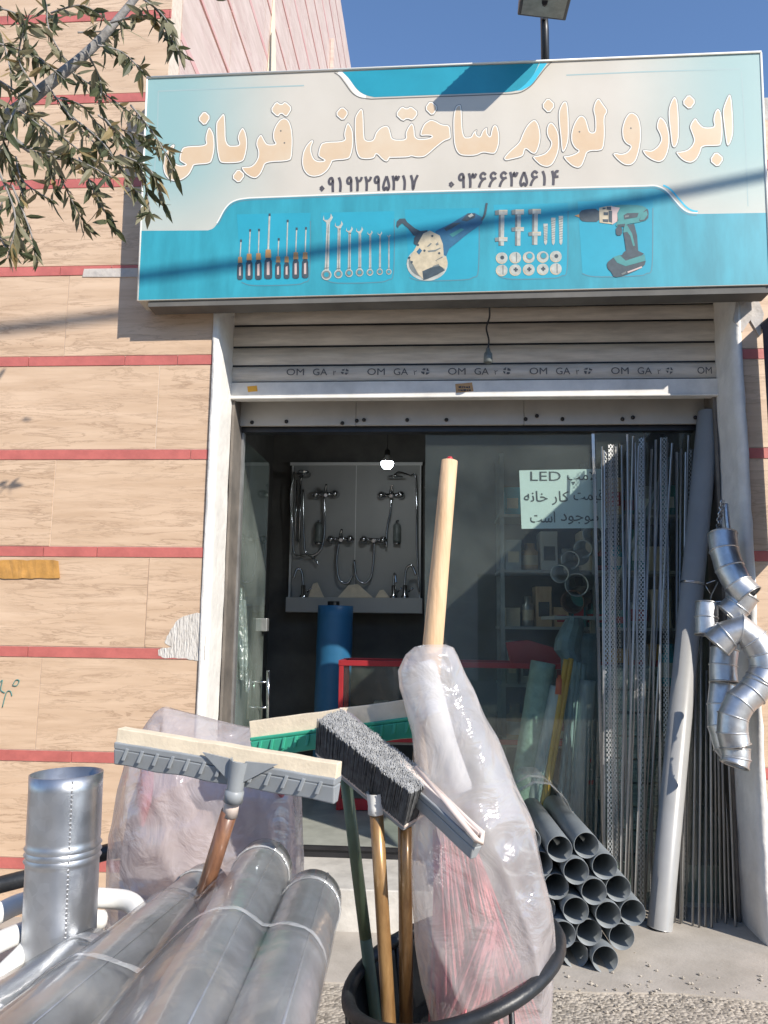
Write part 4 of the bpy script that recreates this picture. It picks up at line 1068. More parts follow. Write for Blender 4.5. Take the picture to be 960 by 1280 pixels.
for z, lvn in zip(shz, ('lowest', 'second lowest', 'middle', 'second highest', 'top')):
    x = .49; oi = 0
    while x < 1.64 and oi < 13:
        w_, h_ = rr.uniform(.07, .15), rr.uniform(.12, .30)
        t_ = rr.random(); mb = MB(); mk, cn = rr.choice(mats_); cm = rr.choice(('paper', 'ink', 'red_pl', 'foam'))
        if t_ < .6:
            y0_ = 1.955 + rr.uniform(0, .05)
            mb.box((x, y0_, z + .001), (x + w_, 2.2, z + h_), 0); mb.box((x - .002, y0_ - .002, z + h_ - .03), (x + w_ + .002, 2.202, z + h_ + .002), 0)
            mb.box((x + w_ * .15, y0_ - .003, z + h_ * .25), (x + w_ * .85, y0_ + .01, z + h_ * .62), 1)
        else:
            mb.lathe((x + w_ / 2, 2.04, z + .001), (0, 0, 1), [(0, 0), (w_ / 2, 0), (w_ / 2, h_ * .2)], 16, 0); mb.lathe((x + w_ / 2, 2.04, z + .001), (0, 0, 1), [(w_ / 2, h_ * .2), (w_ / 2, h_ * .55)], 16, 1)
            mb.lathe((x + w_ / 2, 2.04, z + .001), (0, 0, 1), [(w_ / 2, h_ * .55), (w_ / 2, h_ * .7), (w_ * .3, h_ * .78), (w_ * .3, h_), (0, h_)], 16, 0)
        kd = 'stock box' if t_ < .6 else 'stock tin'
        tag(mb.build(kd.replace(' ', '_'), [M[mk], M[cm]]), f'{cn} {kd}, {ords[oi]} from left on the {lvn} board of the shelf', 'stock', 'stock on the wall shelf')
        x += w_ + rr.uniform(.004, .03); oi += 1
# red banner on the counter
mb = MB(); q = [(632, 803), (660, 800), (700, 812), (704, 830), (640, 836)]
mb.prism([P(a_, b_, 1.5) for a_, b_ in q], (0, .03, 0)); tag(mb.build('red_packet', M['red_pl'], bevel=.004), 'crumpled red packet lying on the counter behind the glass', 'packet')
# notice on the inside of the glass
nt_ = thing('paper_notice', 'pale paper notice with three lines of Persian writing taped inside the glass', 'notice', tuple(P(700, 660, YG)))
yp = YG + .034
q = [(649, 588), (752, 586), (759, 660), (652, 661)]
ng = MB(); vs = []
for i in range(9):
    for j in range(7):
        u_, v_ = i / 8, j / 6
        x = (q[0][0] * (1 - u_) + q[1][0] * u_) * (1 - v_) + (q[3][0] * (1 - u_) + q[2][0] * u_) * v_
        y = (q[0][1] * (1 - u_) + q[1][1] * u_) * (1 - v_) + (q[3][1] * (1 - u_) + q[2][1] * u_) * v_
        vs.append(P(x, y, yp + .004 + .0006 * noise.noise((u_ * 3, v_ * 3, 0))))
ng.add(vs, [(i * 7 + j, i * 7 + j + 1, (i + 1) * 7 + j + 1, (i + 1) * 7 + j) for i in range(8) for j in range(6)], 0, True)
ng.build('sheet', M['paper'], nt_, recalc=False)
wr = MB(); yw = yp + .0026
def W(body, xa, xb, y, em, bold=.010): write(wr, body, P(xa, y, yw), P(xb, y, yw), em, yw, 0, bold)
W('LED', 663, 701, 601, .074, .002)
W('\ufb57\ufee3\ufefb', 709, 745, 600, .080)          # lamp
W('\ufeea\ufee7\ufe8e\ufea7 \u0631\ufe8e\ufb90', 655, 711, 627, .080)   # factory
W('\ufe96\ufee4\ufef4\ufed7', 717, 754, 625, .080)    # price
W('\ufe96\ufeb3\ufe8d', 663, 694, 653, .080)          # is
W('\u062f\ufeee\ufe9f\ufeee\ufee3', 701, 748, 651, .080)   # available
wr.build('writing', M['ink'], nt_, recalc=False)

# ------------------------------------------------------------------ opposite side of the street (seen only in reflections)
ob = thing('opposite_building', 'plain two storey building across the street behind the viewer', 'building', (0, -15, 0))
mb = MB(); mb.box((-16, -17, 0), (16, -15, 6.4)); mb.build('wall', M['plaster'], ob)
mb = MB(); mb.box((-16.2, -17.2, 6.4), (16.2, -14.8, 6.6)); mb.build('roof_edge', M['dark'], ob)
for i in range(6): mb = MB(); mb.box((-14 + i * 5, -15.02, .0), (-11 + i * 5, -14.99, 2.6)); mb.build('shutter', M['dark'], ob)

# navy awning curtain at the right edge; unseen front added to shade the wall
aw = MB(); xa = 1.535
q = [(xa, -.03, 1.68), (xa, -.16, 1.66), (xa, -.4, 1.78), (xa, -.80, 1.86), (xa + .02, -1.15, 1.75), (xa + .02, -1.2, 2.72), (xa, -.03, 2.78)]
aw.prism(q, (.014, 0, 0)); 
aw.tube([(xa + .02, -1.2, 2.73), (xa + .02, 0, 2.79)], .02, 8)
tag(aw.build('shade_curtain', M['navy']), 'dark navy awning curtain of the next shop at the far right edge', 'awning')

# ------------------------------------------------------------------ leaning PVC pipe
lp = MB(); a_, b_ = P(825, 1163, .165), P(886, 516, .345); a_.z = .008
lp.lathe(a_, b_ - a_, [(.057, 0), (.055, .004), (.055, (b_ - a_).length), (.050, (b_ - a_).length), (.050, 0), (.057, 0)], 32)
tag(lp.build('pvc_pipe', M['pvc_l']), 'long pale grey plastic pipe leaning upright against the right door edge', 'pipe')
c = a_.lerp(b_, .638)
tb = MB(); dr = (b_ - a_).normalized()
for k_ in range(2): tb.tube([c + dr * (.006 * k_) + (Matrix.Rotation(t_ * .5236, 3, dr) @ (dr.orthogonal().normalized() * .0575)) for t_ in range(12)], .003, 6, closed=True)
tb.tube(smooth_path([c + Vector((.055, -.03, 0)), c + Vector((.10, -.06, .012)), P(888, 749, .0), P(903, 752, -.05)]), .0035, 6)
tb.tube([c + Vector((.04, -.05, 0)), c + Vector((.06, -.07, -.05))], .002, 5)
tag(tb.build('tie_wire', M['steel']), 'pale wire tied round the leaning grey pipe and hooked to the zinc elbows', 'wire')

# ------------------------------------------------------------------ corner beads standing against the glass
def bead_mat():
    m = bpy.data.materials.new('expanded_zinc_mesh'); m.use_nodes = True
    N, L = m.node_tree.nodes, m.node_tree.links; b = N['Principled BSDF']
    b.inputs['Base Color'].default_value = (.55, .56, .56, 1); b.inputs['Metallic'].default_value = .8; b.inputs['Roughness'].default_value = .35
    tc = N.new('ShaderNodeTexCoord'); sp = N.new('ShaderNodeSeparateXYZ'); L.new(tc.outputs['Object'], sp.inputs[0])
    def ma(op, a, b_=None):
        q = N.new('ShaderNodeMath'); q.operation = op
        for i, v in enumerate((a, b_)):
            if v is None: continue
            if isinstance(v, (int, float)): q.inputs[i].default_value = v
            else: L.new(v, q.inputs[i])
        return q.outputs[0]
    u1 = ma('ADD', ma('MULTIPLY', sp.outputs[0], 75), ma('MULTIPLY', sp.outputs[2], 45)); u2 = ma('SUBTRACT', ma('MULTIPLY', sp.outputs[0], 75), ma('MULTIPLY', sp.outputs[2], 45))
    d = ma('MINIMUM', ma('PINGPONG', u1, .5), ma('PINGPONG', u2, .5))
    al = ma('LESS_THAN', d, .10)
    L.new(al, b.inputs['Alpha']); return m
M['beadmesh'] = bead_mat()
M['bead'] = pmat('bright_zinc_nose', (.46, .455, .44), .36, metal=.8, var=.2, vscale=9)
def bead(h, wing, mt):
    t = thing('corner_bead', 'thin zinc corner bead leaning upright in the row by the right door edge', 'corner bead', (0, 0, 0), 'corner beads leaning on the glass')
    m_ = MB(); m_.tube([(0, 0, 0), (0, 0, h)], .0030, 6); m_.build('nose', M['bead'], t)
    m_ = MB(); m_.add([(0, .001, 0), (-wing, wing * .8, 0), (-wing, wing * .8, h), (0, .001, h)], [(0, 1, 2, 3)]); m_.add([(0, .001, 0), (wing, wing * .8, 0), (wing, wing * .8, h), (0, .001, h)], [(0, 1, 2, 3)])
    m_.build('mesh_wing', M[mt], t, recalc=False)
    return t
b0 = bead(2.2, .0055, 'alu'); b1 = bead(2.2, .024, 'beadmesh'); first = [True, True]
rr = random.Random(4)
tops = [753, 759, 767, 778, 785, 793, 806, 820, 827, 834, 846, 858, 866, 872, 878, 884, 888, 892, 896, 899, 902, 904, 907, 910]
bots = [757, 768, 775, 786, 792, 800, 806, 814, 824, 838, 845, 851, 858, 866, 874, 882, 890, 896, 902, 908, 914, 920, 927, 932]
for q in range(14):
    xt = 756 + q * 8.6 + rr.uniform(-3, 3); tops.append(xt); bots.append(min(812, 756 + (xt - 752) * .55 + rr.uniform(-3, 3)) if q < 11 else 800 + q * 4)
for i, (x0, x1) in enumerate(zip(tops, bots)):
    Yt = .36 + rr.uniform(-.03, .06); Yb = .22 + rr.uniform(-.04, .12)
    pb = P(x1, 1150, Yb); pb.z = .008
    pt = P(x0, 546 + rr.uniform(-4, 20) if (i < 13 or i >= 24) else 800 + rr.uniform(-60, 40), Yt)
    d = pt - pb
    wm = 1 if i in (1, 2, 6, 9, 12) else 0
    src = (b0, b1)[wm]
    t = src if first[wm] else dup(src, pb)
    first[wm] = False
    if wm: t['label'] = 'zinc corner bead with wide perforated mesh wings among the thin plain beads'
    t.location = pb
    t.rotation_euler = (Matrix.Rotation(rr.uniform(-.9, .9), 3, 'Z')).to_euler()
    t.rotation_mode = 'QUATERNION'
    t.rotation_quaternion = d.to_track_quat('Z', 'Y') @ Matrix.Rotation(rr.uniform(-.8, .8), 3, 'Z').to_quaternion()
    t.scale = (1, 1, d.length / 2.2)
# slanting batten behind the glass
mb = MB(); mb.tube([P(757, 762, .62), P(838, 572, .62)], .014, 8); tag(mb.build('pale_batten', M['pvc_l']), 'thin pale batten slanting behind the glass and the corner beads', 'batten')

# ------------------------------------------------------------------ heap of short grey pipes
def short_pipe():
    m_ = MB(); m_.lathe((0, 0, 0), (0, 1, 0), [(.0508, 0), (.0518, .002), (.0518, .70), (.0492, .70), (.0492, 0), (.0508, 0)], 28)
    return tag(m_.build('grey_pipe', M['pvc']), 'short grey plastic pipe with its open end forward in the heap before the glass', 'pipe', 'short grey pipes heaped on the pavement')
sp0 = short_pipe()
cent = [(262, 415), (350, 425), (403, 490), (222, 487), (307, 497), (355, 560), (440, 570), (262, 567), (478, 640), (318, 637), (400, 640), (447, 728), (278, 710), (357, 712), (312, 790), (392, 790), (230, 790), (175, 405), (137, 480), (180, 560), (232, 640), (146, 637), (192, 714), (150, 790)]
pts_ = [P(600 + x / 2.667, 900 + y / 2.667, -.30) for x, y in cent]
for it in range(300):
    for i in range(len(pts_)):
        for j in range(i):
            d = pts_[i] - pts_[j]; d.y = 0
            if d.length < .1045:
                d = d.normalized() * (.1045 - d.length) * .5 if d.length > 1e-5 else Vector((.01, 0, 0))
                pts_[i] += d; pts_[j] -= d
        pts_[i].z = max(pts_[i].z - .0001, .0525)
for i, (x, y) in enumerate(cent):
    p_ = pts_[i]; p_.y += rr.uniform(-.03, .03)
    o = sp0 if i == 0 else sp0.copy()
    if i: COL.objects.link(o)
    o.location = p_; o.rotation_euler = (0, rr.uniform(-3, 3), .045)
# clear film wrapped over the back of the heap
mb = MB(); vs = []
for j in range(7):
    Yj = -.02 + j * .07
    for i, (x, y) in enumerate(((648, 1075), (652, 1036), (664, 1012), (684, 1000), (706, 1002), (726, 1022), (738, 1045), (748, 1062))):
        v = P(x, y, -.3) ; v = v + Vector((-.045 * (Yj + .3), Yj + .3, .012 + .01 * noise.noise((i * .8, j * .9, 3))))
        vs.append(v)
mb.add(vs, [(j * 8 + i, j * 8 + i + 1, (j + 1) * 8 + i + 1, (j + 1) * 8 + i) for j in range(6) for i in range(7)], 0, True)
tag(mb.build('heap_wrap', M['film_wrap'], recalc=False), 'clear film wrapped over the back of the grey pipe heap', 'plastic film')

for Yr in (.02, .17):
    mb = MB(); r1_, r2_ = [], []
    for i, (x, y) in enumerate(((650, 1050), (655, 1030), (664, 1014), (684, 1003), (706, 1005), (726, 1024), (738, 1048))):
        v = P(x, y, -.3) + Vector((-.045 * (Yr + .3), Yr + .3, .014)); r1_.append(v); r2_.append(v + Vector((0, .035, .003)))
    leaf_sheet_ = list(zip(r1_, r2_)); mb.add([p_ for pr2 in leaf_sheet_ for p_ in pr2], [(2 * i, 2 * i + 1, 2 * i + 3, 2 * i + 2) for i in range(6)], 0, True)
    M.setdefault('clear_band', film('glossy_clear_band', (.85, .86, .86), .55, .12, .3, 12, .6, .3, .15))
    tag(mb.build('heap_band', M['clear_band'], recalc=False), ('front' if Yr < .1 else 'rear') + ' shiny clear band pulled over the top of the grey pipe heap', 'strap', 'bands on the grey pipe heap')

# ------------------------------------------------------------------ zinc elbows hanging on the right pier
def gored(pts, r, name, label, crimp=False, mat='galv_b'):
    pts = [Vector(p) for p in pts]
    t = thing(name, label, 'elbow', tuple(pts[0]), 'zinc elbows hanging by the right pier')
    m_ = MB(); n = 40
    k = len(pts)
    ref = None; rings = []
    for i in range(k):
        a_ = pts[max(i - 1, 0)]; b_ = pts[min(i + 1, k - 1)]; tt = (b_ - a_).normalized()
        if ref is None: ref = tt.orthogonal().normalized()
        ref = (ref - tt * ref.dot(tt)).normalized(); bi = tt.cross(ref)
        rings.append((pts[i], ref.copy(), bi.copy(), tt.copy()))
    def ring(c, u, v, rad, amp=0): return [c + (u * math.cos(2 * math.pi * j / n) + v * math.sin(2 * math.pi * j / n)) * (rad + (amp * (j % 2))) for j in range(n)]
    for i in range(k - 1):
        c, u, v, tt = rings[i]; c2, u2, v2, t2 = rings[i + 1]
        am = .003 if (crimp and i == 0) else 0
        r0, r1 = r * (.985 if i % 2 else 1.0), r * (1.0 if i % 2 else .985)
        st4 = 5
        def wob(p_, c_): 
            return c_ + (p_ - c_) * (1 + .022 * noise.noise((p_.x * 30, p_.y * 30, p_.z * 30)) + .03 * noise.noise((p_.x * 11, p_.y * 11, p_.z * 11)))
        for inn_ in (1, .96):
            vs_ = []
            for q in range(st4 + 1):
                t_ = q / st4; cc = c.lerp(c2, t_); u_ = u.lerp(u2, t_); v_ = v.lerp(v2, t_)
                vs_ += [wob(p_, cc) for p_ in ring(cc, u_, v_, (r0 + (r1 - r0) * t_) * inn_, am * (1 - t_))]
            m_.add(vs_, [(q * n + j, q * n + (j + 1) % n, (q + 1) * n + (j + 1) % n, (q + 1) * n + j) for q in range(st4) for j in range(n)], 0, True)
        if i: m_.tube(ring(c, u, v, r * 1.0), .0036, 6, closed=True)
    m_.build('gored_body', M[mat], t, recalc=False)
    # rolled rims
    for i in (0, -1):
        c, u, v, tt = rings[i]; rm = MB(); rm.tube(ring(c, u, v, r * 1.0), .004, 6, closed=True); rm.build('rolled_rim', M['bead'], t)
    return t
def E_(L_, Y0, Y1): return [P(x, y, Y0 + (Y1 - Y0) * i / (len(L_) - 1)) for i, (x, y) in enumerate(L_)]
ra = .062
gored(E_([(903, 668), (905, 688), (912, 710), (922, 730), (936, 745)], -.03, -.13), ra, 'zinc_elbow', 'topmost bent zinc elbow directly under the hanging strap', True)
gored(E_([(932, 742), (922, 757), (910, 768)], -.10, -.08), ra * .98, 'zinc_elbow', 'short zinc elbow piece tucked under the topmost elbow')
gored(E_([(884, 754), (883, 772), (883, 793)], -.04, -.06), ra * .80, 'zinc_elbow', 'narrow zinc stub nearest the leaning grey pipe')
gored(E_([(896, 806), (908, 794), (926, 786), (942, 800), (953, 818), (956, 838), (948, 856)], -.14, -.20), ra * 1.02, 'zinc_elbow', 'large zinc elbow bulging furthest to the right of the cluster', True)
gored(E_([(950, 852), (940, 866), (925, 878), (916, 896), (915, 916), (919, 932)], -.20, -.22), ra * 1.0, 'zinc_elbow', 'curved zinc elbow turning down below the large bulging elbow')
gored(E_([(906, 812), (904, 832), (905, 852)], -.04, -.06), ra * .95, 'zinc_elbow', 'straight zinc elbow collar behind the middle of the cluster')
gored(E_([(904, 856), (901, 882), (902, 908), (908, 932), (920, 944)], -.02, -.10), ra * .92, 'zinc_elbow', 'long zinc elbow running down the left back of the cluster')
gored(E_([(919, 936), (920, 948), (918, 956)], -.20, -.21), ra * .92, 'zinc_elbow', 'lowest zinc elbow with its round open end facing down', True)
mb = MB()
mb.tube(smooth_path([P(907, 630, .0), P(909, 650, -.02), P(911, 668, -.03)]), .012, 6)
for i in range(12):
    c = P(903 - i * .6 + (i % 2) * 1.5, 628 + i * 3.6, -.02); mb.lathe(c, (rr.uniform(-1, 1), 1, rr.uniform(-.6, .6)), [(.012, 0), (.014, .003), (.012, .006), (.008, .003), (.012, 0)], 10)
mb.tube([P(905, 626, .01), P(903, 640, -.02)], .003, 5)
tag(mb.build('hanging_strap', M['galv_b']), 'zinc strap and chain that the elbow cluster hangs from', 'strap')

# ------------------------------------------------------------------ goods behind the right glass
# coils of ribbed hose in a stack
def coil(zc, x, y, r, label, group):
    m_ = MB()
    pr_ = []
    for i in range(9):
        pr_ += [(r - .006, i * .0125), (r, i * .0125 + .0045), (r - .006, i * .0125 + .009)]
    m_.lathe((x, y, zc), (0, 0, 1), [(r * .55, 0)] + pr_ + [(r * .55, .115), (r * .55, 0)], 36)
    return tag(m_.build('wire_coil', M['coil']), label, 'coil', group)
M['coil'] = pmat('greenish_wire_coil', (.46, .54, .50), .38, metal=.35, var=.35, vscale=18, stretch=(1, 1, 4))
xc = P(786, 900, .78).x
nm = ['lowest', 'second lowest', 'third lowest', 'middle', 'fourth highest', 'third highest', 'second highest', 'topmost']
for i in range(8):
    coil(.205 + i * .118, xc + rr.uniform(-.012, .012), .78 + rr.uniform(-.01, .01), .185 - .012 * (i > 5), nm[i] + ' greenish wire coil in the stack behind the corner beads', 'wire coils stacked behind the glass')
# horizontal galvanised stubs with open ends
for x, y, r_, Y, L_, lb in ((700, 717, 11, .95, .22, 'front open galvanised stub at the lower left of the stub heap'), (713, 700, 11, 1.0, .22, 'open galvanised stub above the front one'), (729, 686, 11, 1.05, .22, 'open galvanised stub near the top of the heap'), (721, 731, 14, .95, .3, 'wide dark stub low in the heap'), (741, 668, 12, 1.1, .3, 'highest stub just under the paper notice'), (716, 752, 14, .97, .3, 'rusty brown stub at the bottom of the heap')):
    m_ = MB(); rw = r_ * (Y + 3.7) / FPX; p_ = P(x, y, Y)
    m_.pipe(p_, p_ + Vector((.10, L_, .04)), rw, .006, 22); m_.tube([p_ + (Vector((1, 0, 0)) * math.cos(q) + Vector((0, .05, 1)) * math.sin(q)) * rw for q in [i * math.pi / 11 for i in range(22)]], .004, 6, closed=True)
    tag(m_.build('pipe_stub', M['wood_dk' if 'rusty' in lb else ('galv_b' if r_ == 11 else 'galv')]), lb, 'pipe', 'pipe stubs stacked behind the glass')
mb = MB(); za = P(715, 770, 1.0).z; mb.box((P(690, 770, 1).x, .9, za - .02), (P(742, 770, 1).x + .1, 1.5, za)); mb.box((P(742, 770, 1).x + .06, 1.4, .2), (P(742, 770, 1).x + .09, 1.45, za - .02)); tag(mb.build('small_shelf', M['board']), 'small ledge under the pipe stubs behind the glass', 'shelf')
# wrapped rolls and bars leaning behind the glass
def leaner(name, label, cat, pa, pb, Ya, Yb, r_px, mat, group=None, n=14, wr=0):
    a_, b_ = P(*pa, Ya), P(*pb, Yb); d = b_ - a_
    if a_.z > .21: a_ = a_ - d * ((a_.z - .205) / d.z); d = b_ - a_
    rw = r_px * (Yb + 3.7) / FPX; m_ = MB(); L_ = d.length
    pf = [(0, 0)] + [(rw * (1 + wr * noise.noise((i * 1.3, r_px, 0))), L_ * i / 24) for i in range(25)] + [(rw * .7, L_), (rw * .66, L_ * .9), (0, L_ * .9)]
    m_.lathe(a_, d, pf, n)
    return tag(m_.build(name, M[mat]), label, cat, group)
M['roll_green'] = pmat('pale_green_mesh_roll', (.27, .36, .30), .4, var=.2, vscale=22, bump=.6, bscale=40, coat=.3)
M['clear_tube'] = pmat('bluish_clear_tubes', (.33, .42, .42), .25, var=.3, vscale=9, stretch=(12, 12, .6), coat=.4)
M['clear_tube2'] = pmat('milky_clear_tubes', (.46, .47, .46), .3, var=.15, vscale=9, stretch=(12, 12, .6), coat=.4)
M['bag_blue'] = pmat('blue_grey_bag_plastic', (.17, .24, .255), .3, var=.3, vscale=9, bump=.8, bscale=16, coat=.4, bdist=.02)
leaner('mesh_roll', 'pale green wrapped mesh roll leaning left of the yellow bars', 'roll', (652, 1000), (679, 828), .62, .66, 15, 'roll_green', wr=.03)
leaner('tube_bundle', 'pale greenish tube bundle leaning behind the mesh roll', 'tubes', (668, 1000), (697, 858), .58, .60, 9, 'clear_tube2')
leaner('yellow_bar', 'left yellow plastic bar leaning among the tube bundles', 'bar', (680, 1000), (708, 824), .55, .57, 3.4, 'yellow', 'yellow bars behind the glass', 8)
leaner('yellow_bar', 'right yellow plastic bar leaning among the tube bundles', 'bar', (683, 1000), (714, 823), .555, .575, 3.4, 'yellow', 'yellow bars behind the glass', 8)
for i, (xa_, xb_) in enumerate(((699, 718), (706, 723), (713, 729))): leaner('clear_tube', 'bluish clear tube in the bundle right of the yellow bars', 'tube', (xa_, 1005), (xb_, 826 + i * 2), .60 + .02 * i, .63 + .02 * i, 4.2, 'clear_tube', 'bluish tubes behind the glass', 10)
leaner('milky_tube', 'milky wrapped tube with red print beside the glass edge', 'tube', (722, 1010), (733, 850), .66, .68, 11, 'clear_tube2')
oct_ = leaner('orange_cap_tube', 'short tube with an orange cap left of the yellow bars', 'tube', (684, 940), (699, 862), .56, .58, 2.6, 'clear_tube')
mb = MB(); p_ = P(698, 868, .56); q_ = P(699.5, 846, .57); mb.lathe(p_, q_ - p_, [(0, 0), (.018, 0), (.018, .08), (.010, .085), (.010, .10), (0, .10)], 10); mb.build('orange_cap', M['orange'], oct_)
mb = MB()
for x, y in ((728, 951), (731, 978)):
    for k_ in range(3): mb.poly([P(x + k_ * 4, y - 2, .645), P(x + k_ * 4 + 3, y - 3, .645), P(x + k_ * 4 + 2.4, y + 2, .645), P(x + k_ * 4, y + 3, .645)])
tag(mb.build('red_print', M['red_pl'], recalc=False, solid=.001), 'red printed marks on the milky wrapped tube', 'print')
# bag wrapped roll standing behind
leaner('bagged_roll', 'blue grey plastic wrapped roll standing behind the tube bundles', 'roll', (735, 1000), (724, 792), .86, .86, 24, 'bag_blue', wr=.12, n=18)
mb = MB(); nb = 12; vs = []
for j, (y, xl_, xr_) in enumerate(((772, 708, 727), (782, 702, 731), (798, 694, 728), (812, 692, 726), (825, 702, 727), (838, 708, 726))):
    for i in range(nb):
        a_ = 2 * math.pi * i / nb; w_ = (xr_ - xl_) / 2
        vs.append(P((xl_ + xr_) / 2 + w_ * math.cos(a_), y, .74 + .07 * math.sin(a_) + .02 * noise.noise((i, j, 4))))
mb.add(vs, [(j * nb + i, j * nb + (i + 1) % nb, (j + 1) * nb + (i + 1) % nb, (j + 1) * nb + i) for j in range(5) for i in range(nb)], 0, False)
tag(mb.build('plastic_bag', M['bag_blue']), 'crumpled blue grey plastic bag bulging above the yellow bars', 'bag')

# bits hanging in the left side window
for i, (x, y0, y1, w_, mt, lb) in enumerate(((292, 690, 800, 5, 'film_green', 'long clear plastic packet hanging at the left window, leftmost of the row'), (299, 735, 850, 6, 'film_green', 'greenish plastic packet of hose hanging inside the left window'), (305, 750, 865, 4, 'film_green', 'narrow greenish plastic strip hanging right of the hose packet'), (299, 796, 818, 5, 'blue', 'small blue packet hanging low inside the left window'), (288, 640, 700, 3, 'film_green', 'small clear packet hanging highest in the left window'))):
    mb = MB(); Yk = .60 + .02 * i; vs = []
    for j in range(9):
        t_ = j / 8; ww = w_ * (.55 + .45 * math.sin(math.pi * min(1, t_ * .9 + .12)))
        for k_ in range(8):
            a_ = k_ * math.pi / 4
            vs.append(P(x + t_ * 3 + ww * math.cos(a_) + 1.2 * noise.noise((j, i, 3)), y0 + (y1 - y0) * t_, Yk + .025 * math.sin(a_) * (1 + .4 * noise.noise((j, k_, i)))))
    mb.add(vs, [(j * 8 + k_, j * 8 + (k_ + 1) % 8, (j + 1) * 8 + (k_ + 1) % 8, (j + 1) * 8 + k_) for j in range(8) for k_ in range(8)], 0, True)
    mb.tube([P(x, y0, Yk), P(x + .5, y0 - 9, Yk)], .002, 5)
    tag(mb.build('hanging_packet', M[mt]), lb, 'packet', 'packets hanging in the left window')
mb = MB(); mb.prism([P(265, 860, .46), P(272, 858, .46), P(271, 905, .46), P(263, 905, .46)], (0, .01, 0)); tag(mb.build('pink_card', M['rubber_pale']), 'narrow pink card strip wedged beside the left window frame', 'card')

# ================================================================== goods on the pavement, near the viewer
def Dp(px, py, D): return P(px, py, D - 3.7)
def leaf_sheet(mb, rows, mi=0, sm=True):
    n = len(rows[0]); o = [v for r_ in rows for v in r_]
    mb.add(o, [(j * n + i, j * n + i + 1, (j + 1) * n + i + 1, (j + 1) * n + i) for j in range(len(rows) - 1) for i in range(n - 1)], mi, sm)
def frame_of(u, up):
    u = u.normalized(); w = u.cross(up).normalized(); v = w.cross(u).normalized()
    return u, v, w

# low table that carries the ducts
tbl = thing('goods_table', 'low metal table under the wrapped zinc ducts at lower left', 'table', (-.75, -2.6, 0))
mb = MB(); mb.box((-.60, -2.80, .735), (-.37, -2.06, .757)); mb.build('table_top', M['alu'], tbl, bevel=.004)
for x in (-.58, -.42):
    for y in (-2.78, -2.12):
        mb = MB(); mb.box((x, y, 0), (x + .035, y + .035, .735)); mb.build('leg', M['black'], tbl)
# wrapped zinc ducts
ducts = [((258, 1112), 1.92, (38, 1276), 1.18, .058, 'leftmost long zinc duct whose far end shows under the film'),
         ((331, 1084), 1.85, (226, 1284), 1.12, .061, 'long zinc duct in the middle of the wrapped bundle'),
         ((391, 1124), 1.75, (332, 1284), 1.14, .060, 'short looking zinc duct at the right of the wrapped bundle'),
         ((118, 1196), 1.72, (-110, 1300), 1.2, .055, 'zinc duct mostly hidden at the left bottom corner under the film')]
M['duct'] = galv('dull_zinc_duct', (.55, .57, .59), .36, 30)
axes = []
for pa, Da, pb, Db, r_, lb in ducts:
    a_, b_ = Dp(*pa, Da), Dp(*pb, Db)
    zc = .757 + r_ + .002
    if lb.startswith('zinc'): pass
    d = (b_ - a_); d.z *= .4; b_ = a_ + d * 1.32
    axes.append((a_, b_, r_))
    du = thing('zinc_duct', lb, 'duct', tuple(a_), 'zinc ducts wrapped in film')
    m_ = MB(); L_ = d.length * 1.32
    m_.lathe(a_, d, [(r_ - .0015, 0), (r_, 0), (r_, .028), (r_ + .002, .03), (r_ + .002, .034), (r_, .036)] + [(r_, .036 + (L_ - .036) * i / 8) for i in range(1, 9)] + [(r_ - .0015, L_), (r_ - .0015, 0)], 36)
    m_.build('duct_wall', M['duct'], du)
    # lock seam along the top
    uu, vv, ww = frame_of(d, Vector((0, 0, 1)))
    m_ = MB(); sd = (vv * .85 + ww * -.5).normalized() * (r_ + .0012); m_.tube([a_ + sd + uu * .002, a_ + sd + uu * L_], .0022, 6); m_.build('lock_seam', M['duct'], du)
    # film end: soft milky cap drawn over the end
    m_ = MB(); pf = [(r_ * .55, -.004), (r_ * .9, -.006), (r_ + .002, .004), (r_ + .003, .06)]
    n = 36
    m_.lathe(a_, d, pf, n); m_.build('end_film', M['film_wrap'], du, recalc=False)
    m_ = MB()
    for q in range(3): m_.tube([a_ + uu * (.062 + q * .004) + (vv * math.cos(t_ * .2618) + ww * math.sin(t_ * .2618)) * (r_ + .003) for t_ in range(24)], .0022, 5, closed=True)
    m_.build('tape_band', M['clear_band'] if 'clear_band' in M else M.setdefault('clear_band', film('glossy_clear_band', (.85, .86, .86), .55, .12, .3, 12, .6, .3, .15)), du, recalc=False)
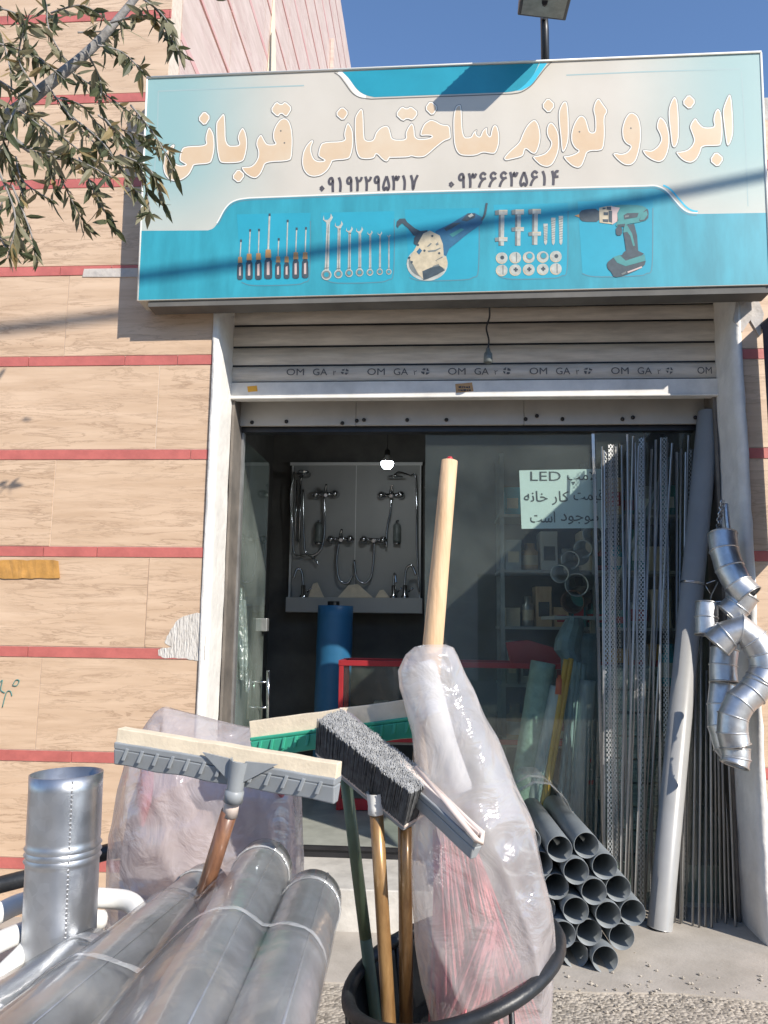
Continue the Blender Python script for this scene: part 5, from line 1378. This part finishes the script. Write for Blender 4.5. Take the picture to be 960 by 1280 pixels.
# film skin round the bundle
mb = MB(); rows = []
order = [3, 0, 1, 2]
for s_ in range(26):
    t_ = .10 + .9 * s_ / 25
    cs = [(axes[i][0].lerp(axes[i][1], t_), axes[i][2] + .004) for i in order]
    pts2 = []
    for c, r_ in cs:
        for k_ in range(20): pts2.append((c.x + r_ * math.cos(k_ * .314), c.z + r_ * math.sin(k_ * .314), c.y))
    # upper hull in x,z
    srt = sorted(pts2); up = []
    for p_ in srt:
        while len(up) >= 2 and (up[-1][0] - up[-2][0]) * (p_[1] - up[-2][1]) - (up[-1][1] - up[-2][1]) * (p_[0] - up[-2][0]) >= 0: up.pop()
        up.append(p_)
    # resample
    dist = [0]
    for i in range(1, len(up)): dist.append(dist[-1] + math.hypot(up[i][0] - up[i - 1][0], up[i][1] - up[i - 1][1]))
    row = []
    for k_ in range(49):
        q = dist[-1] * k_ / 48; i = 1
        while i < len(up) - 1 and dist[i] < q: i += 1
        f_ = (q - dist[i - 1]) / max(1e-6, dist[i] - dist[i - 1]); a_, b_ = up[i - 1], up[i]
        v = Vector((a_[0] + (b_[0] - a_[0]) * f_, a_[2] + (b_[2] - a_[2]) * f_, a_[1] + (b_[1] - a_[1]) * f_))
        sag = 0
        near = min(((v.x - c.x) ** 2 + (v.z - c.z) ** 2) ** .5 - r_ for c, r_ in cs)
        v.z -= near * .85
        v += Vector((0, 0, .003 * noise.noise((k_ * .35, s_ * .12, 1)) + .0012 * noise.noise((k_ * .9, s_ * .25, 5)) + .003))
        row.append(v)
    rows.append(row)
leaf_sheet(mb, rows)
tag(mb.build('duct_wrap', M['film_wrap'], recalc=False), 'clear stretch film wrapped tightly round the four zinc ducts', 'plastic film')
# twisted film strap across the bundle
mb = MB(); r1_, r2_ = [], []
for k_ in range(0, 49):
    sx = 12 + 2.2 * math.sin(k_ * .11); i = int(sx); f_ = sx - i
    p_ = rows[i][k_].lerp(rows[i + 1][k_], f_); t_ = (rows[i + 1][k_] - rows[i][k_]).normalized()
    wd = .0075 + .004 * noise.noise((k_ * .5, 1, 1))
    r1_.append(p_ + Vector((0, 0, .0045)) - t_ * wd); r2_.append(p_ + Vector((0, 0, .0045)) + t_ * wd)
leaf_sheet(mb, [r1_, [a_.lerp(b_, .5) + Vector((0, 0, .0012)) for a_, b_ in zip(r1_, r2_)], r2_])
tag(mb.build('film_strap', M['clear_band'], recalc=False), 'flat clear film strap pulled across the wrapped ducts', 'strap')

# upright stove pipe
stv = thing('stove_pipe', 'upright zinc stove pipe with three ribs and an open top at left', 'stove pipe', (Dp(88, 1100, 1.74).x, 1.74 - 3.7, 0))
ztop = Dp(83, 966, 1.74).z; r_ = .0755
base = stv.location.copy(); topc = Dp(83, 966, 1.74); ax = topc - Vector((base.x, base.y, 0)); L_ = ax.length
zr = L_ - (Dp(83, 966, 1.74).z - Dp(85, 1064, 1.74).z)
prof = [(r_, 0), (r_, zr - .025)]
for k_ in range(3): prof += [(r_, zr - .018 + k_ * .013), (r_ + .0045, zr - .012 + k_ * .013), (r_, zr - .006 + k_ * .013)]
prof += [(r_ + .001, zr + .03), (r_ + .0005, L_ * .97), (r_ + .001, L_), (r_ - .001, L_), (r_ - .002, L_ - .3), (r_ - .002, 0)]
vs_ = MB(); vs_.lathe(base, ax, prof, 48)
for v in vs_.v:
    k_ = 1 + .022 * noise.noise((v.x * 5, v.y * 5, v.z * 2.2)); cx_ = base + ax * ((v - base).dot(ax) / ax.length_squared); v.xy = (cx_ + (v - cx_) * k_).xy
vs_.build('pipe_wall', M['galv'], stv)
mb = MB(); uu, vv, ww = frame_of(ax, Vector((0, -1, 0))); sd = (vv * .8 + ww * .55).normalized() * (r_ + .001)
for i in range(60): mb.box(base + sd + uu * (L_ * (.45 + .55 * i / 60)) - Vector((.0018, .0008, .0028)), base + sd + uu * (L_ * (.45 + .55 * i / 60)) + Vector((.0018, .0008, .0028)))
mb.build('lock_seam', M['galv_b'], stv)

# white tubes behind the ducts
wt = thing('white_tube_frame', 'white plastic tube frame with rounded bends behind the stove pipe', 'tube frame', (-1.0, -1.95, 0))
mb = MB(); mb.tube(smooth_path([Dp(-60, 1172, 1.72), Dp(-10, 1146, 1.78), Dp(30, 1128, 1.84), Dp(80, 1122, 1.90), Dp(135, 1123, 1.93), Dp(163, 1128, 1.92), Dp(176, 1146, 1.88), Dp(172, 1175, 1.84), Dp(160, 1230, 1.8)], 6), .0225, 16); mb.build('upper_tube', M['white_pl'], wt)
mb = MB(); mb.tube(smooth_path([Dp(-60, 1215, 1.62), Dp(-5, 1180, 1.68), Dp(45, 1160, 1.76), Dp(90, 1150, 1.84), Dp(128, 1150, 1.9)], 6), .0215, 16); mb.build('middle_tube', M['white_pl'], wt)
mb = MB(); mb.tube(smooth_path([Dp(-40, 1262, 1.62), Dp(4, 1216, 1.66), Dp(30, 1190, 1.7), Dp(48, 1166, 1.76)], 6), .019, 14); mb.build('brace_tube', M['white_pl'], wt)
for px_, py_, D_ in ((-60, 1172, 1.72), (160, 1232, 1.8), (-40, 1262, 1.62)):
    p_ = Dp(px_, py_, D_); mb = MB(); mb.tube([p_, Vector((p_.x, p_.y, 0))], .019, 12); mb.build('leg', M['white_pl'], wt)
# black bent bar
mb = MB(); mb.tube(smooth_path([Dp(-60, 1122, 2.5), Dp(0, 1106, 2.55), Dp(60, 1090, 2.6), Dp(110, 1072, 2.64), Dp(150, 1062, 2.66), Dp(215, 1056, 2.7), Dp(260, 1070, 2.7)], 5), .026, 12)
p_ = Dp(-60, 1122, 2.5); mb.tube([p_, Vector((p_.x, p_.y, 0))], .02, 10); p_ = Dp(260, 1070, 2.7); mb.tube([p_, Vector((p_.x, p_.y, 0))], .02, 10)
tag(mb.build('black_rail', M['black_rub']), 'black round rail passing behind the upright stove pipe at left', 'rail')

# ------------------------------------------------------------------ sack in clear plastic
sk = thing('plastic_sack', 'big crumpled clear plastic sack of dusty red goods beside the tiled wall', 'sack', (Dp(262, 1000, 2.3).x, 2.3 - 3.7, 0))
def sack_mesh(levels, D, thick, nse, amp, n=110, grow=1.0):
    m_ = MB(); vs = []
    for j, (yl_, yr_, xl_, xr_, th) in enumerate(levels):
        for i in range(n):
            q = 2 * math.pi * i / n; cx_, sx_ = math.cos(q), math.sin(q)
            cx_ = math.copysign(abs(cx_) ** .7, cx_); sx_ = math.copysign(abs(sx_) ** .8, sx_)
            t_ = (cx_ + 1) / 2; x = (xl_ + xr_) / 2 + (xr_ - xl_) / 2 * cx_ * grow; y = yl_ + (yr_ - yl_) * t_
            v = Dp(x, y, D + thick * th * sx_ * grow)
            w_ = noise.noise((v.x * nse, v.y * nse, v.z * nse)) + .5 * noise.noise((v.x * nse * 2.7 + 3, v.y * nse * 2.7, v.z * nse * 1.4))
            v += Vector((.5 * w_, -w_, .2 * w_)) * amp
            f1 = (1 - abs(noise.noise((v.x * 9 + v.z * 2.5, v.y * 9, v.z * 2.2)))) ** 5; f2 = (1 - abs(noise.noise((v.x * 5 - v.z * 7 + 9, v.y * 5, v.z * 4)))) ** 7
            v += Vector((.3 * sx_ * 0, -1, 0)) * (amp * (.75 * f1 + .55 * f2) * (1 if sx_ < 0 else -1)) if nse > 6.5 else Vector((0, 0, 0))
            vs.append(v)
    L_ = len(levels)
    m_.add(vs, [(j * n + i, (j + 1) * n + i, (j + 1) * n + (i + 1) % n, j * n + (i + 1) % n) for j in range(L_ - 1) for i in range(n)], 0, True)
    return m_
def interp(levels, k):
    out = []
    for a_, b_ in zip(levels[:-1], levels[1:]):
        for q in range(k): out.append(tuple(a_[i] + (b_[i] - a_[i]) * q / k for i in range(len(a_))))
    return out + [levels[-1]]
lev = [(884, 912, 204, 322, .04), (890, 914, 194, 336, .18), (903, 924, 184, 350, .38), (925, 940, 170, 364, .62), (955, 965, 158, 372, .85), (995, 1000, 148, 375, 1), (1040, 1040, 140, 377, 1.05), (1080, 1080, 134, 378, 1.08), (1120, 1120, 132, 379, 1.08), (1200, 1200, 132, 382, 1.08), (1300, 1300, 140, 384, 1.05), (1378, 1372, 150, 380, 1)]
lev = interp(lev, 9)
sack_mesh(lev, 2.3, .17, 7, .020).build('film', M['film_sack'], sk, recalc=False)
m_ = sack_mesh(interp([(930, 950, 215, 345, .1), (960, 970, 178, 362, .6), (1010, 1010, 160, 368, .9), (1080, 1080, 150, 370, 1), (1200, 1200, 145, 374, 1), (1370, 1366, 158, 372, .95)], 4), 2.3, .15, 6, .03)
M['sack_in'] = pmat('dusty_red_goods', (.48, .38, .37), .75, col2=(.60, .47, .45), vscale=5, bump=.7, bscale=22)
m_.build('contents', M['sack_in'], sk, recalc=False)
for px_, py_, w_, h_ in ((182, 985, 10, 48), (352, 985, 7, 12)):
    mb = MB(); vs = []
    for j in range(7):
        for i in range(10):
            vs.append(Dp(px_ + w_ * math.cos(i * .628) * math.sin(math.pi * (j + .5) / 7.0) - (j - 3) * 1.5 * (h_ > 20), py_ + h_ * (j - 3) / 3, 2.155 + .04 * (px_ < 200) - .015 * math.sin(i * .628)))
    mb.add(vs, [(j * 10 + i, j * 10 + (i + 1) % 10, (j + 1) * 10 + (i + 1) % 10, (j + 1) * 10 + i) for j in range(6) for i in range(10)], 0, True)
    mb.build('red_piece', M['pink'], sk)

# ------------------------------------------------------------------ squeegees
def squeegee(name, label, pa, Da, pb, Db, up, hb, hf, th, body_mat, foam_mat, sock, pole, ribs=True, grp='squeegees standing in the goods'):
    """pa-pb: foam top edge at both ends; body hangs hb below it"""
    a_, b_ = Dp(*pa, Da), Dp(*pb, Db)
    u, v, w = frame_of(b_ - a_, up); L_ = (b_ - a_).length
    t = thing(name, label, 'squeegee', tuple(Vector(((a_.x + b_.x) / 2, (a_.y + b_.y) / 2, 0))), grp)
    mid = a_ + u * L_ / 2
    m_ = MB(); n = 26
    def strip(z0, z1, w0, w1, wob=0.0, m0=m_, sag=0):
        vs = []
        for i in range(n + 1):
            x = L_ * i / n
            q = wob * noise.noise((x * 14, z0 * 40, 2)); g_ = sag * math.sin(i * .9) if sag else 0
            for (zz, ww_) in ((z0, w0), (z0, -w0), (z1 + g_, -w1), (z1 + g_, w1)):
                vs.append(a_ + u * x + v * (zz + q) + w * ww_)
        m0.add(vs, [(i * 4 + k_, (i + 1) * 4 + k_, (i + 1) * 4 + (k_ + 1) % 4, i * 4 + (k_ + 1) % 4) for i in range(n) for k_ in range(4)] + [(3, 2, 1, 0), (n * 4, n * 4 + 1, n * 4 + 2, n * 4 + 3)], 0, False)
    f_ = MB(); strip(0, -hf, th * .32, th * .36, .0025, f_); foam = f_.build('foam_blade', M[foam_mat], t, bevel=.002)
    strip(-hf + .003, -hb * .55, th * .5, th * .46, .0015); strip(-hb * .55, -hb, th * .46, th * .28, .0015, m_, .0012 if ribs else 0)
    body = m_.build('holder', M[body_mat], t, bevel=.003)
    if ribs:
        r_ = MB()
        for i in range(13):
            c = a_ + u * (L_ * (.06 + i * .073)) - v * (hf + (hb - hf) * .42)
            for s_ in (-1, 1): r_.obox(c + w * s_ * th * .46, u * .004, v * (hb - hf) * .28 + u * .004, w * .0022)
        r_.build('rib', M[body_mat], body, bevel=.0015)
    if sock:
        s0, s1, D0, D1, r0, r1 = sock
        p0, p1 = Dp(*s0, D0), Dp(*s1, D1)
        k_ = MB(); d = (p1 - p0); k_.lathe(p0, d, [(r0, 0), (r1, d.length * .7), (r1, d.length * .72), (r1 * 1.15, d.length * .74), (r1 * 1.15, d.length), (r1 * .8, d.length), (0, d.length * .95)], 18)
        for s_ in (-1, 1): k_.prism([p0 + u * s_ * r0 * .7, p0 + u * s_ * .085 + d * -.05, p0 + d * .55 + u * s_ * r1 * .6], w * .006)
        k_.build('socket', M[body_mat], t)
    if pole:
        pts_p, r_, mt = pole
        k_ = MB(); k_.tube([Dp(x, y, D_) for x, y, D_ in pts_p], r_, 14); k_.build('pole', M[mt], t)
    return t
squeegee('floor_squeegee', 'wide grey squeegee with a cream foam edge lying across the plastic sack', (152, 909), 1.74, (425, 953), 1.64, Vector((-.12, 0, 1)), .079, .031, .046, 'grey_pl', 'foam',
         ((300, 950), (291, 1002), 1.66, 1.67, .021, .0175), ([(291, 995, 1.675), (287, 1020, 1.68)], .0165, 'rubber_pale'))
sq = [o for o in COL.objects if o.name.startswith('floor_squeegee')][-1]
mb = MB(); e0, e1 = Dp(287, 1014, 1.68), Dp(264, 1088, 1.71); d = e1 - e0; e2 = e1 + d * (e1.z / -d.z); mb.tube([e0, e1, e2], .0175, 14); mb.build('pole_sleeve', M['wood_dk'], sq)
squeegee('floor_squeegee', 'green squeegee with a cream foam edge tilted behind the bristle brush', (314, 901), 1.98, (520, 873), 1.90, Vector((.1, 0, 1)), .088, .042, .044, 'green_pl', 'foam',
         ((424, 925), (431, 968), 1.93, 1.93, .018, .016), ([(430, 955, 1.93), (443, 1060, 1.95), (457, 1172, 1.97)], .0145, 'green_pole'))
sq = [o for o in COL.objects if o.name.startswith('floor_squeegee')][-1]
mb = MB(); e0, e1 = Dp(443, 1060, 1.95), Dp(457, 1172, 1.97); d = e1 - e0; e2 = e1 + d * ((e1.z - .12) / -d.z); mb.tube([e1, e2], .0144, 12); mb.build('pole_foot', M['green_pole'], sq)
t3 = squeegee('floor_squeegee', 'grey squeegee mostly hidden behind the brush with a pale rubber lip at its right end', (428, 884), 1.93, (603, 1040), 1.60, Vector((.25, -.25, 1)), .060, .022, .030, 'grey_pl', 'rubber_pale',
              ((512, 985), (507, 1030), 1.80, 1.80, .02, .017), ([(506, 1022, 1.80), (507, 1160, 1.83), (508, 1290, 1.86)], .0155, 'gold'), ribs=False)
mb = MB(); e1 = Dp(508, 1290, 1.86); mb.tube([e1, Vector((e1.x + .002, e1.y + .02, .15))], .0154, 12); mb.build('pole_foot', M['gold'], t3)
# doubled rubber lip with its rolled end
a_, b_ = Dp(520, 962, 1.765), Dp(603, 1044, 1.595); mb = MB(); off = Vector((0, -.012, .006))
mb.tube([a_, b_, b_ + Vector((-.002, -.006, -.012)), b_ + Vector((-.012, -.010, -.006)), a_ + off * 1.1], .0058, 8); mb.build('rubber_lip', M['rubber_pale'], t3)

# ------------------------------------------------------------------ brush with bristles up
bh = thing('bristle_brush', 'dark grey bristle brush head turned bristles up on a golden pole', 'brush', tuple(Vector((Dp(487, 1280, 1.78).x, 1.78 - 3.7, 0))), 'long handled cleaning tools')
A0, A1 = Dp(399, 899, 1.84), Dp(515, 990, 1.68)       # near top edge, far and near ends
upv = Dp(401, 900, 1.83) - Dp(417, 949, 1.83)
u, v, w = frame_of(A1 - A0, upv)
if w.y < 0: w = -w
L_, H_, W_ = (A1 - A0).length, .092, .072
O_ = A0 - v * H_              # lower near edge start
mb = MB(); bw_ = .012
mb.obox(O_ + u * L_ / 2 + w * W_ / 2 - v * .006, u * (L_ / 2 * .97), v * .010, w * W_ / 2 * .94); blk = mb.build('brush_block', M['grey_pl'], bh, bevel=.005)
mb = MB(); mb.obox(O_ + u * L_ / 2 + w * W_ / 2 - v * .001, u * (L_ / 2 * .985), v * .004, w * W_ / 2 * .97); mb.build('rim_strip', M['rubber_pale'], blk, bevel=.002)
mb = MB(); rr = random.Random(9)
nu, nw = 165, 46
for i in range(nu):
    for j in range(nw):
        x, y = (i + rr.uniform(.1, .9)) / nu, (j + rr.uniform(.1, .9)) / nw
        b0_ = O_ + u * (x * L_ * .98 + .002) + w * (y * W_ * .96 + .001)
        fl_ = .008; h_ = H_ + rr.uniform(-.0025, .0025) + .004 * noise.noise((x * 9, y * 3, 2))
        tp_ = b0_ + v * h_ + u * ((x - .5) * fl_ * 1.3 + rr.uniform(-.003, .003)) + w * ((y - .5) * fl_ + rr.uniform(-.003, .003))
        md = b0_.lerp(tp_, .955) + u * rr.uniform(-.002, .002)
        r0 = .00125
        k_ = [Vector((math.cos(q) * r0, math.sin(q) * r0, 0)) for q in (0, 2.1, 4.2)]
        bs = [b0_ + u * q.x + w * q.y for q in k_]; ms = [md + (u * q.x + w * q.y) for q in k_]; ts = [tp_ + (u * q.x + w * q.y) * .7 for q in k_]
        o = len(mb.v); mb.v += bs + ms + ts
        for q in range(3): mb.f += [[o + q, o + (q + 1) % 3, o + 3 + (q + 1) % 3, o + 3 + q]]; mb.m.append(0); mb.sm.append(True)
        for q in range(3): mb.f += [[o + 3 + q, o + 3 + (q + 1) % 3, o + 6 + (q + 1) % 3, o + 6 + q]]; mb.m.append(1); mb.sm.append(True)
        mb.f.append([o + 6, o + 7, o + 8]); mb.m.append(1); mb.sm.append(False)
mb.build('bristles', [M['bristle'], M['bristle_tip']], bh, recalc=False)
mb = MB(); mb.lathe(Dp(469, 990, 1.765), Dp(470, 1016, 1.77) - Dp(469, 990, 1.765), [(.020, 0), (.017, .03), (.018, .046), (.015, .047)], 14); mb.build('socket', M['white_pl'], bh)
mb = MB(); e1 = Dp(487, 1290, 1.80); mb.tube([Dp(470, 1008, 1.77), Dp(478, 1140, 1.785), e1, e1 + (e1 - Dp(478, 1140, 1.785)) * .9], .0152, 14); mb.build('pole', M['gold'], bh)

# ------------------------------------------------------------------ rubber tub
tubc = Dp(566, 1205, 1.88)
tub = thing('hooped_pail', 'black pail with a thick raised rubber hoop holding the brush poles', 'pail', (tubc.x, tubc.y, 0))
nrm = Vector((-.30, -.06, 1)).normalized()
uu = (Vector((1, 0, 0)) - nrm * nrm.x).normalized(); vv = nrm.cross(uu)
mb = MB(); rt = .243
mb.tube([tubc + (uu * math.cos(q) + vv * math.sin(q)) * rt for q in [i * math.pi / 24 for i in range(48)]], .0155, 10, closed=True); mb.build('rim', M['black_rub'], tub)
mb = MB(); n = 30; rows = []
for k_ in range(9):
    t_ = k_ / 8; c = tubc.lerp(Vector((tubc.x + .02, tubc.y, .30)), t_); rr_ = rt * (1 - .10 * t_) - .002
    nn_ = nrm.lerp(Vector((0, 0, 1)), min(1, t_ * 1.6)).normalized(); u1 = (Vector((1, 0, 0)) - nn_ * nn_.x).normalized(); v1 = nn_.cross(u1)
    rows.append([c + (u1 * math.cos(q) + v1 * math.sin(q)) * (rr_ + .008 * noise.noise((q * 3, t_ * 2, 4))) for q in [R(28) + R(165) * i / n for i in range(n + 1)]])
leaf_sheet(mb, rows); mb.build('back_lining', M['black_rub'], tub, recalc=False, solid=.006)
mb = MB(); mb.lathe((tubc.x + .02, tubc.y, .006), (0, 0, 1), [(0, 0), (.18, 0), (.225, .30), (.232, .31), (.225, .32), (.215, .30), (.17, .02), (0, .02)], 40); mb.build('pail', M['black_rub'], tub)
for q in (0.4, 2.2, 3.6, 5.2):
    p_ = tubc + (uu * math.cos(q) + vv * math.sin(q)) * rt; mb = MB(); mb.tube([p_, Vector((tubc.x + .02 + .22 * math.cos(q), tubc.y + .22 * math.sin(q), .30))], .006, 6); mb.build('stay', M['black_rub'], tub)

# ------------------------------------------------------------------ tall bag of pink brooms
bag = thing('broom_bag', 'tall milky plastic bag of pink brooms standing inside the black hoop', 'bag', (Dp(600, 1200, 1.86).x, 1.86 - 3.7, 0))
lv = [(806, 806, 530, 556, .10), (809, 810, 517, 566, .28), (818, 820, 507, 572, .40), (838, 838, 498, 580, .5), (860, 860, 499, 592, .55), (885, 885, 506, 604, .6), (915, 915, 514, 618, .68), (950, 950, 518, 634, .76), (990, 990, 517, 650, .84), (1030, 1030, 515, 664, .92), (1080, 1080, 514, 678, 1), (1130, 1130, 516, 688, 1), (1180, 1180, 520, 692, 1), (1230, 1230, 527, 691, .95), (1290, 1290, 540, 688, .85), (1370, 1370, 555, 680, .7)]
sack_mesh(interp(lv, 8), 1.81, .112, 8, .013, 120).build('film', M['film_bag'], bag, recalc=False)
# pink brooms and the white sleeve inside
mb = MB()
rr = random.Random(2)
for k_, (x0, y0, x1, y1, w_, D_) in enumerate(((556, 1000, 585, 1310, 40, 1.80), (590, 1060, 640, 1310, 44, 1.84), (612, 1150, 560, 1330, 40, 1.76))):
    for i in range(170):
        a_ = rr.gauss(0, .42); dd = rr.gauss(0, .02); st_y = rr.uniform(0, 40)
        pts_ = []
        for j in range(6):
            t_ = j / 5; sp_ = .25 + .75 * t_
            pts_.append(Dp(x0 + (x1 - x0) * t_ + a_ * w_ * sp_ + 3 * noise.noise((i * .7, j * .8, k_)), y0 + st_y * (1 - t_) + (y1 - y0) * t_, D_ + dd * sp_ * 1.5))
        mb.tube(pts_, .0024, 4, cap=False)
mb.build('broom_fibres', M['pink'], bag)
mb = MB(); mb.tube(smooth_path([Dp(531, 826, 1.80), Dp(543, 872, 1.795), Dp(558, 930, 1.785), Dp(579, 990, 1.77)], 6), [.016] + [.024] * 17 + [.020], 14); mb.build('white_sleeve', M['white_cloth'], bag)
pl = MB(); e0, e1 = Dp(562, 576, 1.86), Dp(541, 806, 1.83); d = e1 - e0; e2 = e0 + d * 1.75
rs = [.0195, .0205, .021, .0225, .0235, .0235, .0225, .022]
pts_ = [e0.lerp(e2, k_ / 7) for k_ in range(8)]
pl.tube(pts_, rs, 18)
wp = thing('wooden_pole', 'thick bare wooden pole sticking up out of the milky bag', 'pole', tuple(e2), 'long handled cleaning tools')
pl.build('shaft', M['wood'], wp)
mb = MB(); mb.lathe(e0, e0 - e1, [(.008, -.002), (.008, .006), (.005, .010), (0, .010)], 10); mb.build('end_peg', M['red_pl'], wp)

# ------------------------------------------------------------------ tree at the upper left
tree = thing('street_tree', 'leafy tree branch with drooping narrow leaves at the upper left', 'tree', (-2.9, -1.55, 0))
mb = MB(); base = Vector((-2.9, -1.55, 0)); fork = Vector((-2.75, -1.5, 2.15))
mb.tube(smooth_path([base, base + Vector((.04, .02, .9)), fork, Vector((-2.6, -1.45, 3.2)), Vector((-2.7, -1.4, 4.4))], 6), [.13 - .0037 * i for i in range(25)], 14); mb.build('trunk', M['bark'], tree)
mb = MB(); rr = random.Random(31)
main = smooth_path([fork, Dp(-90, 210, 2.25), Dp(0, 152, 2.28), Dp(70, 98, 2.3), Dp(120, 55, 2.32), Dp(172, -6, 2.35), Dp(230, -80, 2.4)], 6)
mb.tube(main, [.028 - .00055 * i for i in range(len(main))], 10)
low = smooth_path([fork, Dp(-80, 220, 2.2), Dp(0, 172, 2.2), Dp(45, 192, 2.2), Dp(115, 204, 2.22)], 6)
mb.tube(low, [.016 - .0005 * i for i in range(len(low))], 8)
lv_ = MB()
def leaf(p, d, L_, W_, mi):
    d = d.normalized(); s_ = d.cross(Vector((rr.uniform(-1, 1), rr.uniform(-1, 1), rr.uniform(-1, 1)))).normalized(); n_ = d.cross(s_)
    cv = rr.uniform(-.25, .35); fo = rr.uniform(.1, .5)
    def pt(t, w): return p + d * (L_ * t) + s_ * (W_ * w) + n_ * (L_ * cv * t * t + abs(w) * W_ * fo)
    vs = [pt(0, 0), pt(.28, .42), pt(.28, 0), pt(.28, -.42), pt(.6, .38), pt(.6, 0), pt(.6, -.38), pt(1.0, 0)]
    lv_.add(vs, [(0, 2, 1), (0, 3, 2), (1, 2, 5, 4), (2, 3, 6, 5), (4, 5, 7), (5, 6, 7)], mi, False)
tw = [[(30, 125), (10, 165), (2, 205)], [(35, 122), (55, 180), (68, 238)], [(60, 104), (105, 160), (150, 200)], [(80, 86), (130, 118), (178, 152)], [(48, 112), (22, 70), (35, 18)], [(88, 82), (64, 40), (62, 2)], [(118, 58), (150, 66), (182, 92)],
      [(140, 32), (190, 18), (222, 66)], [(20, 182), (85, 196), (140, 222)], [(115, 204), (160, 205), (196, 232)], [(130, 150), (172, 200), (188, 272)], [(100, 200), (118, 240), (140, 285)], [(62, 196), (88, 238), (106, 286)], [(0, 218), (16, 268), (8, 322)], [(14, 230), (38, 284), (48, 330)],
      [(165, 128), (196, 170), (222, 212)], [(0, 55), (40, 66), (84, 96)], [(-10, 95), (25, 120), (48, 152)], [(108, 66), (122, 98), (128, 132)], [(172, -4), (208, 24), (228, 72)], [(0, 8), (26, 24), (30, 60)], [(-10, 130), (30, 140), (70, 170)], [(70, 120), (100, 130), (128, 172)], [(150, 190), (185, 215), (205, 262)], [(20, 195), (30, 225), (62, 250)],
      [(-8, 180), (8, 205), (30, 250)], [(52, 150), (84, 178), (112, 200)], [(120, 140), (150, 168), (176, 196)], [(-8, 20), (4, 60), (14, 92)], [(90, 150), (130, 182), (168, 240)], [(100, 40), (128, 40), (160, 36)], [(0, 245), (-4, 290), (14, 318)], [(150, 165), (182, 172), (214, 190)], [(60, 20), (100, 6), (134, 24)]]
for q in tw:
    D_ = rr.uniform(2.05, 2.5)
    pts_ = smooth_path([Dp(x + rr.uniform(-4, 4), y + rr.uniform(-4, 4), D_ + rr.uniform(-.06, .06)) for x, y in q], 7)
    mb.tube(pts_, [.0034 - .0017 * i / len(pts_) for i in range(len(pts_))], 5, cap=False)
    tot = sum((pts_[i + 1] - pts_[i]).length for i in range(len(pts_) - 1))
    nl = int(tot / .0085)
    for k_ in range(nl):
        t_ = (.10 + .9 * k_ / nl) * (len(pts_) - 1); i = min(int(t_), len(pts_) - 2)
        p_ = pts_[i].lerp(pts_[i + 1], t_ - i); tg = (pts_[i + 1] - pts_[i]).normalized()
        d = tg * rr.uniform(.1, .9) + Vector((rr.uniform(-.75, .75), rr.uniform(-.75, .75), rr.uniform(-1.1, .25)))
        L_ = rr.choice((rr.uniform(.03, .055), rr.uniform(.05, .09))); z_ = rr.random()
        leaf(p_, d, L_, L_ * rr.uniform(.24, .36), 0 if z_ < .46 else (1 if z_ < .92 else 2))
leaf(Dp(266, -2, 2.4), Vector((1, 0, -.3)), .06, .018, 0)
mb.build('branches', M['bark'], tree)
lv_.build('leaves', [M['leaf'], M['leaf_l'], M['leaf_d']], tree, recalc=False)

# ------------------------------------------------------------------ loose grit on the pavement
mb = MB(); rr = random.Random(77)
for i in range(420):
    x, y = rr.uniform(-.3, 1.6), rr.gauss(-.55, .16)
    if y > -.1: continue
    r_ = rr.uniform(.003, .010); z0 = .006 if y > -.5 else 0
    o = len(mb.v); c = Vector((x, y, z0 + r_ * .4))
    vs = [c + Vector((r_ * rr.uniform(.7, 1.3) * a, r_ * rr.uniform(.7, 1.3) * b, r_ * rr.uniform(.5, .8) * d)) for a, b, d in ((1, 0, 0), (0, 1, 0), (-1, 0, 0), (0, -1, 0), (0, 0, 1), (0, 0, -1))]
    mb.add(vs, [(0, 1, 4), (1, 2, 4), (2, 3, 4), (3, 0, 4), (1, 0, 5), (2, 1, 5), (3, 2, 5), (0, 3, 5)], 0, False)
tag(mb.build('gravel', M['grit'] if 'grit' in M else pmat('loose_grit', (.26, .23, .19), .9, col2=(.48, .43, .36), vscale=30)), kind='stuff')
